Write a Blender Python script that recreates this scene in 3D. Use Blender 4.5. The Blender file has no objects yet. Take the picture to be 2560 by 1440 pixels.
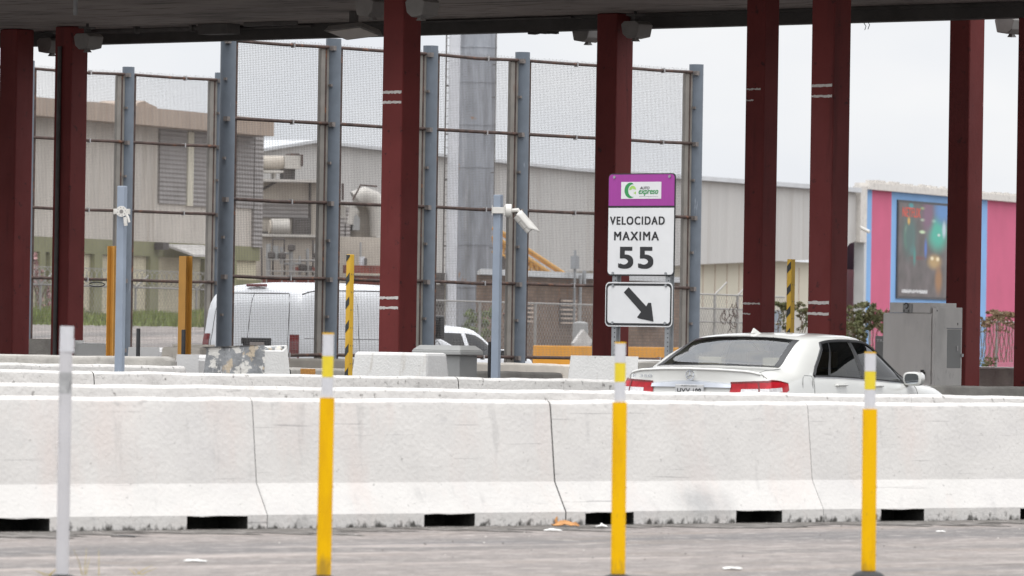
import bpy, bmesh, math, random
from mathutils import Vector, Matrix
R = math.radians
random.seed(7)
SC = bpy.context.scene
COL = SC.collection

# ------------------------------------------------------------------ camera
CAM_H = 1.42                       # eye height over the road
FPX = 15000.0                      # focal length in photo pixels (2560 wide)
ROLL = 0.0155
PITCH = 125.0 / FPX
cr, sr = math.cos(ROLL), math.sin(ROLL)
cp, sp = math.cos(PITCH), math.sin(PITCH)
fwd = Vector((0, cp, sp))
up0 = Vector((0, -sp, cp))
right0 = Vector((1, 0, 0))
imgR = right0 * cr + up0 * sr
imgU = right0 * (-sr) + up0 * cr
camd = bpy.data.cameras.new("camera")
camd.sensor_width = 36.0
camd.lens = FPX / 2560 * 36.0
camd.clip_start = 0.5
camd.clip_end = 6000
camd.dof.use_dof = True
camd.dof.focus_distance = 78
camd.dof.aperture_fstop = 7.1
cam = bpy.data.objects.new("camera", camd)
COL.objects.link(cam)
m = Matrix((imgR, imgU, -fwd)).transposed().to_4x4()
m.translation = Vector((0, 0, CAM_H))
cam.matrix_world = m
SC.camera = cam

# ------------------------------------------------------------------ sky, sun, exposure
SUN_EL, SUN_AZ = R(70), R(178)     # azimuth from +Y, clockwise; high behind the camera, behind the cloud
wd = bpy.data.worlds.new("World"); SC.world = wd; wd.use_nodes = True
nt = wd.node_tree; nt.nodes.clear()
def wn(t, **k):
    n = nt.nodes.new(t)
    for a, b in k.items(): setattr(n, a, b)
    return n
sky = wn('ShaderNodeTexSky', sky_type='NISHITA', sun_disc=False, sun_elevation=SUN_EL, sun_rotation=SUN_AZ)
hs = wn('ShaderNodeHueSaturation'); hs.inputs['Saturation'].default_value = 0.2
nt.links.new(sky.outputs[0], hs.inputs['Color'])
tc = wn('ShaderNodeTexCoord')
mp = wn('ShaderNodeMapping'); mp.inputs['Scale'].default_value = (1, 1, 2.2)
nt.links.new(tc.outputs['Generated'], mp.inputs['Vector'])
nz = wn('ShaderNodeTexNoise'); nz.inputs['Scale'].default_value = 7.0; nz.inputs['Detail'].default_value = 5
nt.links.new(mp.outputs[0], nz.inputs['Vector'])
rp = wn('ShaderNodeValToRGB')
rp.color_ramp.elements[0].position = .36; rp.color_ramp.elements[0].color = (8.1, 8.45, 9.05, 1)
rp.color_ramp.elements[1].position = .60; rp.color_ramp.elements[1].color = (9.7, 9.75, 9.85, 1)
nt.links.new(nz.outputs['Fac'], rp.inputs['Fac'])
sx = wn('ShaderNodeSeparateXYZ'); nt.links.new(tc.outputs['Generated'], sx.inputs[0])
mr = wn('ShaderNodeMapRange'); mr.inputs['From Min'].default_value = 0.06; mr.inputs['From Max'].default_value = .9
mr.inputs['To Min'].default_value = 1.0; mr.inputs['To Max'].default_value = 3.1
nt.links.new(sx.outputs['Z'], mr.inputs['Value'])
vm = wn('ShaderNodeVectorMath', operation='SCALE')
nt.links.new(rp.outputs['Color'], vm.inputs[0]); nt.links.new(mr.outputs[0], vm.inputs['Scale'])
mx = wn('ShaderNodeMix', data_type='RGBA'); mx.inputs['Factor'].default_value = 0.93
nt.links.new(hs.outputs[0], mx.inputs[6]); nt.links.new(vm.outputs[0], mx.inputs[7])
bg = wn('ShaderNodeBackground'); bg.inputs['Strength'].default_value = 0.10
nt.links.new(mx.outputs[2], bg.inputs['Color'])
wo = wn('ShaderNodeOutputWorld'); nt.links.new(bg.outputs[0], wo.inputs['Surface'])
sl = bpy.data.lights.new("sun", 'SUN'); sl.energy = 1.1; sl.angle = R(22); sl.color = (1, .97, .92)
so = bpy.data.objects.new("sun", sl); COL.objects.link(so)
sdir = Vector((math.sin(SUN_AZ) * math.cos(SUN_EL), math.cos(SUN_AZ) * math.cos(SUN_EL), math.sin(SUN_EL)))
so.rotation_euler = sdir.to_track_quat('Z', 'Y').to_euler()
so.location = (0, 0, 60)
SC.view_settings.view_transform = 'Standard'
SC.view_settings.look = 'None'
SC.view_settings.exposure = 0.0
SC.view_settings.gamma = 1.0
SC.view_settings.use_curve_mapping = False

# ------------------------------------------------------------------ where things stand (survey of the place from the photo)
def ray(x, y):
    dx, du = x - 1280.0, -(y - 720.0)
    u = (dx * cr - du * sr) / FPX
    v = (dx * sr + du * cr) / FPX
    yy = cp - v * sp
    return u / yy, (sp + v * cp) / yy
def W(x, y, Y):
    a, b = ray(x, y)
    return Vector((a * Y, Y, CAM_H + b * Y))
class Plane:
    """a vertical plane: passes the sight line of column x0 at distance Y0, runs along heading ang (from +Y, clockwise)"""
    def __init__(s, x0, Y0, ang, ref_y=860):
        a, b = ray(x0, ref_y)
        s.B = Vector((a * Y0, Y0)); s.ang = R(ang)
        s.d = Vector((math.sin(s.ang), math.cos(s.ang)))
        s.rot = math.pi / 2 - s.ang
    def hit(s, x, y):
        a, b = ray(x, y)
        k = (a * s.B.y - s.B.x) / (s.d.x - a * s.d.y)
        Y = s.B.y + k * s.d.y
        return k, CAM_H + b * Y
    def off(s, t):
        q = Plane(1280, 1, 0); q.d = s.d; q.ang = s.ang; q.rot = s.rot; q.B = s.B + Vector((-s.d.y, s.d.x)) * t; return q
    def loc(s, k, t=0, z=0):
        n = Vector((-s.d.y, s.d.x))
        p = s.B + s.d * k + n * t
        return Vector((p.x, p.y, z))
LANE = 41.0                         # heading of the lanes
ACROSS = LANE + 90

# ------------------------------------------------------------------ mesh builder
class MB:
    def __init__(s): s.v = []; s.f = []; s.m = []
    def add(s, vs, fs, mi=0):
        o = len(s.v); s.v += [tuple(p) for p in vs]
        for f in fs: s.f.append(tuple(i + o for i in f)); s.m.append(mi)
    def box(s, x0, x1, y0, y1, z0, z1, mi=0):
        s.add([(x, y, z) for x in (x0, x1) for y in (y0, y1) for z in (z0, z1)],
              [(0, 1, 3, 2), (4, 6, 7, 5), (0, 4, 5, 1), (2, 3, 7, 6), (0, 2, 6, 4), (1, 5, 7, 3)], mi)
    def frus(s, b, t, z0, z1, mi=0):
        """b, t: four (x, y) corners of bottom and top, counter-clockwise"""
        vs = [(x, y, z0) for x, y in b] + [(x, y, z1) for x, y in t]
        s.add(vs, [(3, 2, 1, 0), (4, 5, 6, 7)] + [(i, (i + 1) % 4, 4 + (i + 1) % 4, 4 + i) for i in range(4)], mi)
    def prism(s, poly, t0, t1, mi=0):
        """outline poly of (x, z), thickness along y from t0 to t1"""
        n = len(poly)
        vs = [(x, t0, z) for x, z in poly] + [(x, t1, z) for x, z in poly]
        s.add(vs, [tuple(range(n)), tuple(range(2 * n - 1, n - 1, -1))] + [(i, i + n, (i + 1) % n + n, (i + 1) % n) for i in range(n)], mi)
    def tube(s, pts, r, n=8, mi=0, cap=True, r2=None):
        pts = [Vector(p) for p in pts]; N = len(pts); vs = []; fs = []
        for i, p in enumerate(pts):
            t = (pts[min(i + 1, N - 1)] - pts[max(i - 1, 0)]).normalized()
            a = Vector((0, 0, 1)) if abs(t.z) < .9 else Vector((1, 0, 0))
            e1 = t.cross(a).normalized(); e2 = t.cross(e1)
            rr = r if r2 is None else r + (r2 - r) * i / (N - 1)
            for k in range(n):
                w = 2 * math.pi * (k + .5) / n
                vs.append(p + e1 * (rr * math.cos(w)) + e2 * (rr * math.sin(w)))
        for i in range(N - 1):
            for k in range(n):
                fs.append((i * n + k, i * n + (k + 1) % n, (i + 1) * n + (k + 1) % n, (i + 1) * n + k))
        if cap:
            fs.append(tuple(range(n - 1, -1, -1))); fs.append(tuple((N - 1) * n + k for k in range(n)))
        s.add(vs, fs, mi)
    def lathe(s, prof, n=20, c=(0, 0), mi=0):
        """prof: list of (r, z)"""
        vs = []; fs = []
        for r, z in prof:
            for k in range(n):
                w = 2 * math.pi * k / n
                vs.append((c[0] + r * math.cos(w), c[1] + r * math.sin(w), z))
        for i in range(len(prof) - 1):
            for k in range(n):
                fs.append((i * n + k, i * n + (k + 1) % n, (i + 1) * n + (k + 1) % n, (i + 1) * n + k))
        fs.append(tuple(range(n - 1, -1, -1))); fs.append(tuple((len(prof) - 1) * n + k for k in range(n)))
        s.add(vs, fs, mi)
    def grid(s, rows, mi=0):
        nr, nc = len(rows), len(rows[0])
        s.add([p for r in rows for p in r],
              [(i * nc + j, i * nc + j + 1, (i + 1) * nc + j + 1, (i + 1) * nc + j) for i in range(nr - 1) for j in range(nc - 1)], mi)
    def pbox(s, P, x0, y0, x1, y1, t0, t1, mi=0):
        xm, ym = (x0 + x1) / 2, (y0 + y1) / 2
        s.box(P.hit(x0, ym)[0], P.hit(x1, ym)[0], t0, t1, P.hit(xm, y1)[1], P.hit(xm, y0)[1], mi)
    def ppoly(s, P, pts, t0, t1, mi=0):
        s.prism([P.hit(x, y) for x, y in pts], t0, t1, mi)
    def build(s, name, mats, parent=None, shift=0.0, smooth=None, bevel=0, loc=None, rot=None, recalc=True):
        me = bpy.data.meshes.new(name)
        me.from_pydata([(x - shift, y, z) for x, y, z in s.v], [], s.f)
        mats = mats if isinstance(mats, (list, tuple)) else [mats]
        for q in mats: me.materials.append(q)
        me.polygons.foreach_set('material_index', s.m)
        if recalc:
            b = bmesh.new(); b.from_mesh(me); bmesh.ops.recalc_face_normals(b, faces=b.faces); b.to_mesh(me); b.free()
        if smooth:
            me.polygons.foreach_set('use_smooth', [True] * len(me.polygons))
            me.set_sharp_from_angle(angle=R(smooth))
        o = bpy.data.objects.new(name, me); COL.objects.link(o)
        if parent: o.parent = parent
        if loc is not None: o.location = loc
        if rot is not None: o.rotation_euler = (0, 0, rot)
        if bevel:
            bv = o.modifiers.new('bevel', 'BEVEL'); bv.width = bevel; bv.segments = 2; bv.limit_method = 'ANGLE'; bv.angle_limit = R(40)
        return o
def tag(o, label, cat, group=None):
    o['label'] = label; o['category'] = cat
    if group: o['group'] = group
    return o
def thing(name, label, cat, loc, rot=0, group=None):
    o = bpy.data.objects.new(name, None); COL.objects.link(o)
    o.location = loc; o.rotation_euler = (0, 0, rot); o.empty_display_size = .2
    return tag(o, label, cat, group)
def kids(o): return [c for c in COL.objects if c.parent == o]
def dup(root, loc, rot, label, group=None):
    r = root.copy(); COL.objects.link(r); r.location = loc; r.rotation_euler = (0, 0, rot); r['label'] = label
    if group: r['group'] = group
    for ch in kids(root):
        c = ch.copy(); COL.objects.link(c); c.parent = r
        for g in kids(ch):
            d = g.copy(); COL.objects.link(d); d.parent = c
    return r
def text_mesh(body, spacing=1.0, bold=0.0, shear=0.0, word=1.0):
    cu = bpy.data.curves.new('lettering', 'FONT'); cu.body = body; cu.space_character = spacing; cu.shear = shear; cu.offset = bold
    cu.space_word = word
    o = bpy.data.objects.new('lettering', cu); COL.objects.link(o)
    dg = bpy.context.evaluated_depsgraph_get()
    me = bpy.data.meshes.new_from_object(o.evaluated_get(dg))
    vs = [v.co.copy() for v in me.vertices]; fs = [tuple(p.vertices) for p in me.polygons]
    bpy.data.objects.remove(o); bpy.data.curves.remove(cu); bpy.data.meshes.remove(me)
    return vs, fs
def add_text(mb, body, x0, x1, z0, z1, t, mi=0, fat=0, **k):
    vs, fs = text_mesh(body, **k)
    if fat:
        w = fat * (z1 - z0); q = dict(k)
        for i, (dx, dz) in enumerate(((0, 0), (w, 0), (w, w * .6), (0, w * .6), (w * .5, w * .3))): add_text(mb, body, x0 + dx, x1 - w + dx, z0 + dz, z1 - w * .6 + dz, t - .0003 * i, mi, **k)
        return
    ax = min(v.x for v in vs); bx = max(v.x for v in vs); ay = min(v.y for v in vs); by = max(v.y for v in vs)
    mb.add([(x0 + (v.x - ax) / (bx - ax) * (x1 - x0), t, z0 + (v.y - ay) / (by - ay) * (z1 - z0)) for v in vs], fs, mi)

# ------------------------------------------------------------------ materials
MATS = {}
def mat(name, col, rough=.6, metal=0.0, var=.1, scale=3.0, bump=0.0, bscale=40.0, stains=(), coat=0.0, stretch=None, spec=.5):
    """stains: (colour, (sx, sy, sz), low, high, amount[, zmin, zmax])  - ragged marks where a noise passes low..high"""
    M = bpy.data.materials.new(name); M.use_nodes = True; t = M.node_tree; N = t.nodes; L = t.links
    b = N['Principled BSDF']
    b.inputs['Roughness'].default_value = rough; b.inputs['Metallic'].default_value = metal
    b.inputs['Specular IOR Level'].default_value = spec
    if coat: b.inputs['Coat Weight'].default_value = coat; b.inputs['Coat Roughness'].default_value = .05
    tcn = N.new('ShaderNodeTexCoord'); oi = N.new('ShaderNodeObjectInfo')
    va = N.new('ShaderNodeVectorMath'); va.operation = 'ADD'; L.new(tcn.outputs['Object'], va.inputs[0]); L.new(oi.outputs['Location'], va.inputs[1]); vec = va.outputs[0]
    n = N.new('ShaderNodeTexNoise'); n.inputs['Scale'].default_value = scale; n.inputs['Detail'].default_value = 6
    if stretch:
        mm = N.new('ShaderNodeMapping'); mm.inputs['Scale'].default_value = stretch
        L.new(vec, mm.inputs[0]); L.new(mm.outputs[0], n.inputs['Vector'])
    else: L.new(vec, n.inputs['Vector'])
    r = N.new('ShaderNodeValToRGB')
    r.color_ramp.elements[0].position = .3; r.color_ramp.elements[1].position = .7
    r.color_ramp.elements[0].color = tuple(max(0, c * (1 - var)) for c in col) + (1,)
    r.color_ramp.elements[1].color = tuple(min(1, c * (1 + var)) for c in col) + (1,)
    L.new(n.outputs['Fac'], r.inputs['Fac'])
    out = r.outputs['Color']
    for st in stains:
        c, s3, lo, hi, am = st[:5]
        mm = N.new('ShaderNodeMapping'); mm.inputs['Scale'].default_value = s3
        mm.inputs['Location'].default_value = (random.random() * 9, random.random() * 9, random.random() * 9)
        L.new(vec, mm.inputs[0])
        q = N.new('ShaderNodeTexNoise'); q.inputs['Scale'].default_value = 1.0; q.inputs['Detail'].default_value = 5; q.inputs['Roughness'].default_value = .6
        L.new(mm.outputs[0], q.inputs['Vector'])
        fac = q.outputs['Fac']
        if len(st) > 5:                                   # a band of the thing's own height raises the noise
            sp_ = N.new('ShaderNodeSeparateXYZ'); L.new(tcn.outputs['Object'], sp_.inputs[0])
            zr = N.new('ShaderNodeMapRange'); zr.inputs['From Min'].default_value = st[5]; zr.inputs['From Max'].default_value = st[6]
            zr.inputs['To Min'].default_value = .32; zr.inputs['To Max'].default_value = -.32
            L.new(sp_.outputs['Z'], zr.inputs['Value'])
            ad = N.new('ShaderNodeMath'); ad.operation = 'ADD'; L.new(fac, ad.inputs[0]); L.new(zr.outputs[0], ad.inputs[1]); fac = ad.outputs[0]
        mr_ = N.new('ShaderNodeMapRange'); mr_.inputs['From Min'].default_value = lo; mr_.inputs['From Max'].default_value = hi
        mr_.inputs['To Max'].default_value = am
        L.new(fac, mr_.inputs['Value'])
        x = N.new('ShaderNodeMix'); x.data_type = 'RGBA'
        L.new(mr_.outputs[0], x.inputs['Factor']); L.new(out, x.inputs[6]); x.inputs[7].default_value = tuple(c) + (1,)
        out = x.outputs[2]
    L.new(out, b.inputs['Base Color'])
    if bump:
        q = N.new('ShaderNodeTexNoise'); q.inputs['Scale'].default_value = bscale; q.inputs['Detail'].default_value = 5
        L.new(tcn.outputs['Object'], q.inputs['Vector'])
        bp = N.new('ShaderNodeBump'); bp.inputs['Strength'].default_value = bump; bp.inputs['Distance'].default_value = .02
        L.new(q.outputs['Fac'], bp.inputs['Height']); L.new(bp.outputs[0], b.inputs['Normal'])
    MATS[name] = M
    return M
def ribbed(M, scale, strength=.6, axis='X', dist=.05, dark=.0):
    t = M.node_tree; N = t.nodes; L = t.links; b = N['Principled BSDF']
    tcn = N.new('ShaderNodeTexCoord')
    w = N.new('ShaderNodeTexWave'); w.wave_type = 'BANDS'; w.bands_direction = axis; w.inputs['Scale'].default_value = scale
    w.wave_profile = 'SIN'
    L.new(tcn.outputs['Object'], w.inputs['Vector'])
    bp = N.new('ShaderNodeBump'); bp.inputs['Strength'].default_value = strength; bp.inputs['Distance'].default_value = dist
    L.new(w.outputs['Fac'], bp.inputs['Height']); L.new(bp.outputs[0], b.inputs['Normal'])
    return M
def glass(name, tint, refl=.9, ior=1.52):
    M = bpy.data.materials.new(name); M.use_nodes = True; t = M.node_tree; N = t.nodes; L = t.links; N.clear()
    tr = N.new('ShaderNodeBsdfTransparent'); tr.inputs[0].default_value = tuple(tint) + (1,)
    gl = N.new('ShaderNodeBsdfGlossy'); gl.inputs['Roughness'].default_value = .02; gl.inputs[0].default_value = (refl, refl, refl, 1)
    fr = N.new('ShaderNodeFresnel'); fr.inputs[0].default_value = ior
    mx_ = N.new('ShaderNodeMixShader'); o = N.new('ShaderNodeOutputMaterial')
    L.new(fr.outputs[0], mx_.inputs[0]); L.new(tr.outputs[0], mx_.inputs[1]); L.new(gl.outputs[0], mx_.inputs[2]); L.new(mx_.outputs[0], o.inputs[0])
    return M

GRIME = (.035, .032, .027)
m_white_conc = mat('white_painted_concrete', (.57, .55, .525), .85, var=.05, scale=2.5, bump=.3, bscale=30, stains=[
    ((.44, .43, .42), (7, 7, 7), .60, .72, .35), ((.2, .19, .18), (24, 24, 34), .655, .71, .55),
    ((.50, .48, .47), (1.3, 1.3, 2.2), .50, .72, .45), ((.58, .49, .45), (2.2, 2.2, .8), .52, .7, .4),
    (GRIME, (16, 16, 10), .60, .76, .95, -.03, .16), ((.24, .23, .22), (4, 4, 4), .66, .85, .6, -.1, .34), ((.33, .32, .31), (10, 10, 14), .52, .66, .45, 1.12, .74), ((.36, .35, .34), (9, 9, .7), .60, .72, .35), ((.2, .19, .19), (.9, 9, 55), .66, .70, .55)])
m_white_top = mat('weathered_white_concrete', (.56, .54, .515), .85, var=.07, scale=3, bump=.5, bscale=22, stains=[
    ((.12, .11, .10), (15, 15, 11), .62, .68, .7), ((.40, .38, .36), (2.0, 2.0, 3.5), .54, .68, .5),
    ((.16, .15, .14), (30, 30, 9), .65, .69, .55), ((.25, .24, .23), (5, 5, 40), .62, .68, .5)])
m_conc = mat('grey_concrete', (.36, .34, .31), .9, var=.18, scale=4, bump=.4, bscale=30, stains=[
    ((.18, .17, .15), (6, 6, 2.5), .58, .75, .7), ((.5, .48, .45), (4, 4, 4), .62, .75, .5)])
m_cream_conc = mat('cream_concrete_rusty_edge', (.6, .55, .48), .9, var=.1, scale=4, bump=.3, stains=[((.3, .17, .1), (3, 3, 9), .62, .75, .7), ((.15, .13, .11), (14, 14, 6), .66, .74, .6)])
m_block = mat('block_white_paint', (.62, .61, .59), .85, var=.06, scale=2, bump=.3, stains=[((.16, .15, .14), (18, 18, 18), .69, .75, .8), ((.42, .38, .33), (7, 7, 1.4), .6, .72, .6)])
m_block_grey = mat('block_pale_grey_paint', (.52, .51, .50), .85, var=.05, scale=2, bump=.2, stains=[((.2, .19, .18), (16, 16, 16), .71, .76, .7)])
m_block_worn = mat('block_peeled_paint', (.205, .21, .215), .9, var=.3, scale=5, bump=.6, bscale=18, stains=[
    ((.58, .56, .52), (5, 5, 8), .535, .575, .95), ((.45, .37, .27), (3, 3, 3.5), .60, .63, .9), ((.55, .54, .53), (30, 30, 6), .62, .66, .9), ((.07, .07, .07), (9, 9, 9), .62, .7, .8)])
m_moss_shade = mat('mossy_shaded_recess', (.02, .02, .017), .95, var=.5, scale=20, bump=.6)  # moss, with the shade of the recess put into the near-black colour
m_red = mat('red_paint', (.160, .031, .029), .65, spec=.2, var=.14, scale=1.3, bump=.12, bscale=14, stains=[((.05, .02, .02), (9, 9, 9), .63, .70, .8), ((.21, .06, .06), (.8, .8, .4), .5, .72, .45), ((.09, .022, .022), (5, 5, .5), .56, .68, .55), ((.36, .2, .19), (6, 6, 4), .735, .75, .6)])
m_tape = mat('white_tape', (.62, .58, .55), .7, var=.12, scale=25)
m_soffit = mat('soffit_plaster', (.30, .258, .238), .9, var=.13, scale=1.1, bump=.2, bscale=10, stains=[
    ((.02, .018, .017), (1.2, 9, 1), .60, .63, .9), ((.05, .045, .04), (.3, 5, 1), .59, .63, .8), ((.10, .088, .08), (.5, .5, 1), .50, .64, .65), ((.29, .26, .245), (.6, .6, .6), .54, .72, .5)])
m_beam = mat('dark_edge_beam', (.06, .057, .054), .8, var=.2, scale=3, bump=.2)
m_blue = mat('blue_grey_painted_steel', (.235, .275, .335), .45, var=.08, scale=4, bump=.05, stains=[((.42, .45, .5), (30, 30, 4), .68, .74, .5), ((.16, .17, .19), (20, 20, 12), .7, .78, .5)])
m_post = mat('galvanised_blue_post', (.118, .14, .168), .5, var=.10, scale=5, bump=.05, stains=[((.4, .43, .48), (22, 22, 2.5), .66, .74, .5)])
m_channel = mat('grey_brown_channel', (.20, .185, .165), .65, var=.15, scale=4, stains=[((.16, .09, .06), (6, 6, 2), .6, .75, .5)])
m_rust = mat('rusty_rail', (.06, .036, .029), .75, var=.45, scale=9, bump=.2, stains=[((.19, .075, .035), (7, 7, 7), .6, .68, .7), ((.2, .17, .15), (9, 9, 9), .66, .74, .6)])
m_wire = mat('wire_mesh', (.19, .18, .175), .6, metal=.3, var=.2, scale=3)
m_clamp = mat('weathered_clamp', (.17, .15, .14), .6, metal=.2, var=.25, scale=20)
m_bolt = mat('galvanised_bolt', (.38, .37, .37), .45, metal=.5, var=.2, scale=20)
m_yel = mat('yellow_plastic', (.75, .425, .001), .6, spec=.12, var=.05, scale=4, stains=[((.30, .17, .03), (40, 40, 12), .63, .69, .6), ((.58, .30, .005), (7, 7, 2.5), .52, .68, .5), ((.2, .13, .04), (14, 14, 6), .55, .75, .6, 0, .34)])
m_tapeyel = mat('yellow_reflective_tape', (.68, .53, .02), .4, var=.05, scale=30)
m_tapewhite = mat('white_reflective_tape', (.55, .55, .57), .4, var=.05, scale=30)
m_paleplastic = mat('pale_grey_plastic', (.50, .49, .50), .5, var=.06, scale=3, stains=[((.3, .29, .29), (14, 14, 5), .6, .75, .5)])
m_black = mat('black_rubber', (.022, .022, .024), .7, var=.3, scale=15)
m_orange = mat('orange_steel_paint', (.50, .245, .045), .5, var=.08, scale=4, stains=[((.2, .1, .03), (8, 8, 8), .68, .78, .6)])
m_hazyel = mat('hazard_yellow_paint', (.56, .33, .02), .5, var=.08, scale=5, stains=[((.25, .13, .03), (10, 10, 6), .68, .76, .6)])
m_hazblk = mat('hazard_black_paint', (.025, .028, .026), .6, var=.3, scale=20)
m_steel = mat('brushed_cabinet_metal', (.60, .575, .55), .6, metal=.05, var=.05, scale=2.2, stretch=(3, 3, 1.0), stains=[((.36, .35, .34), (1.5, 1.5, .7), .5, .7, .6), ((.3, .29, .28), (9, 9, 5), .62, .7, .4)])
m_cabgrey = mat('grey_cabinet_paint', (.265, .265, .26), .6, var=.06, scale=3)
m_cabdark = mat('dark_grey_box_paint', (.23, .24, .25), .5, var=.06, scale=3)
m_fixture = mat('grey_fixture_paint', (.20, .19, .18), .6, var=.1, scale=6)
m_fixdark = mat('dark_conduit', (.085, .08, .077), .7, var=.2, scale=6)
m_lens = mat('lamp_lens', (.66, .6, .55), .35, var=.05, scale=5)
m_purple = mat('purple_sign_sheeting', (.31, .035, .27), .45, var=.05, scale=14, stretch=(4, 1, .3))
m_signwhite = mat('white_sign_sheeting', (.67, .67, .67), .45, var=.03, scale=6)
m_signblk = mat('black_sign_ink', (.018, .018, .02), .5, var=.1, scale=10)
m_green = mat('green_logo_ink', (.03, .26, .075), .5, var=.05, scale=10)
m_lime = mat('lime_logo_ink', (.33, .55, .12), .5, var=.1, scale=10)
m_galv = mat('galvanised_steel', (.32, .33, .34), .45, metal=.6, var=.12, scale=9)
m_cctv = mat('off_white_plastic', (.62, .60, .56), .4, var=.06, scale=9, stains=[((.25, .23, .2), (14, 14, 14), .66, .76, .6)])
m_wood = mat('orange_wood', (.40, .19, .045), .8, var=.25, scale=5, stretch=(1, 8, 8))
m_lit = mat('litter_paper', (.7, .69, .66), .8, var=.08, scale=12, bump=.3)
m_litbrown = mat('litter_cardboard', (.45, .22, .08), .8, var=.25, scale=10, bump=.3)
m_litdark = mat('litter_dark', (.03, .03, .03), .8, var=.3, scale=12)

# ================================================================== SETTING
def smooth(a, b, x):
    t = max(0, min(1, (x - a) / (b - a))); return t * t * (3 - 2 * t)
def ground_z(x, y):
    return 1.75 * smooth(140, 208, y) * smooth(-4.5, -9.5, x)
def lin(a, b, n): return [a + (b - a) * i / n for i in range(n + 1)]
gx = lin(-900, -40, 8)[:-1] + lin(-40, 20, 60) + lin(20, 900, 9)[1:]
gy = lin(-60, 120, 9)[:-1] + lin(120, 230, 44) + lin(230, 3000, 8)[1:]
g = MB(); g.grid([[(x, y, ground_z(x, y)) for x in gx] for y in gy])
def ground_material():
    M = mat('worn_road_surface', (.198, .172, .158), .9, var=.22, scale=6, bump=.7, bscale=40)
    t = M.node_tree; N = t.nodes; L = t.links; b = N['Principled BSDF']
    base = b.inputs['Base Color'].links[0].from_socket
    tcn = N.new('ShaderNodeTexCoord')
    rot = N.new('ShaderNodeMapping'); rot.inputs['Rotation'].default_value = (0, 0, R(-43.5))   # turn so that x runs along the lane
    L.new(tcn.outputs['Object'], rot.inputs[0])
    out = base
    for sc, lo, hi, am, c, det in (((.03, .5, 1), .45, .58, .85, (.10, .094, .094), 5), ((.14, 1.5, 1), .52, .66, .55, (.12, .108, .10), 6),
                               ((.16, 1.3, 1), .54, .66, .65, (.37, .32, .29), 6), ((.5, 1.6, 1), .55, .7, .4, (.22, .17, .13), 5), ((.35, 9, 1), .60, .65, .8, (.07, .06, .055), 6),
                               ((5, 7, 1), .52, .64, .5, (.12, .108, .10), 6), ((4, 6, 1), .54, .66, .45, (.40, .36, .33), 6), ((14, 14, 1), .60, .66, .6, (.09, .085, .08), 3), ((24, 24, 1), .62, .68, .5, (.5, .48, .45), 3)):
        mm = N.new('ShaderNodeMapping'); mm.inputs['Scale'].default_value = sc; mm.inputs['Location'].default_value = (random.random() * 5, random.random() * 5, 0)
        L.new(rot.outputs[0], mm.inputs[0])
        q = N.new('ShaderNodeTexNoise'); q.inputs['Scale'].default_value = 1; q.inputs['Detail'].default_value = det; L.new(mm.outputs[0], q.inputs['Vector'])
        r = N.new('ShaderNodeMapRange'); r.inputs['From Min'].default_value = lo; r.inputs['From Max'].default_value = hi; r.inputs['To Max'].default_value = am
        L.new(q.outputs['Fac'], r.inputs['Value'])
        x = N.new('ShaderNodeMix'); x.data_type = 'RGBA'; L.new(r.outputs[0], x.inputs['Factor']); L.new(out, x.inputs[6]); x.inputs[7].default_value = c + (1,)
        out = x.outputs[2]
    L.new(out, b.inputs['Base Color'])
    return M
go = g.build('ground', ground_material(), smooth=60); go['kind'] = 'structure'

def bounce_sheet():  # unseen dark sheet, added to cut the ground bounce under the canopy
    P = Plane(1280, 83.7, ACROSS); n = MB(); xs = lin(-34, 34, 34); ys = lin(-17, 8, 12)
    n.grid([[(x, y, .005) for x in xs] for y in ys])
    o = n.build('unseen_bounce_sheet', mat('bounce_cutting_dark', (.055, .053, .052), .9, var=.25, scale=4, bump=.4), loc=P.loc(0), rot=P.rot); o['kind'] = 'structure'
bounce_sheet()

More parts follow.
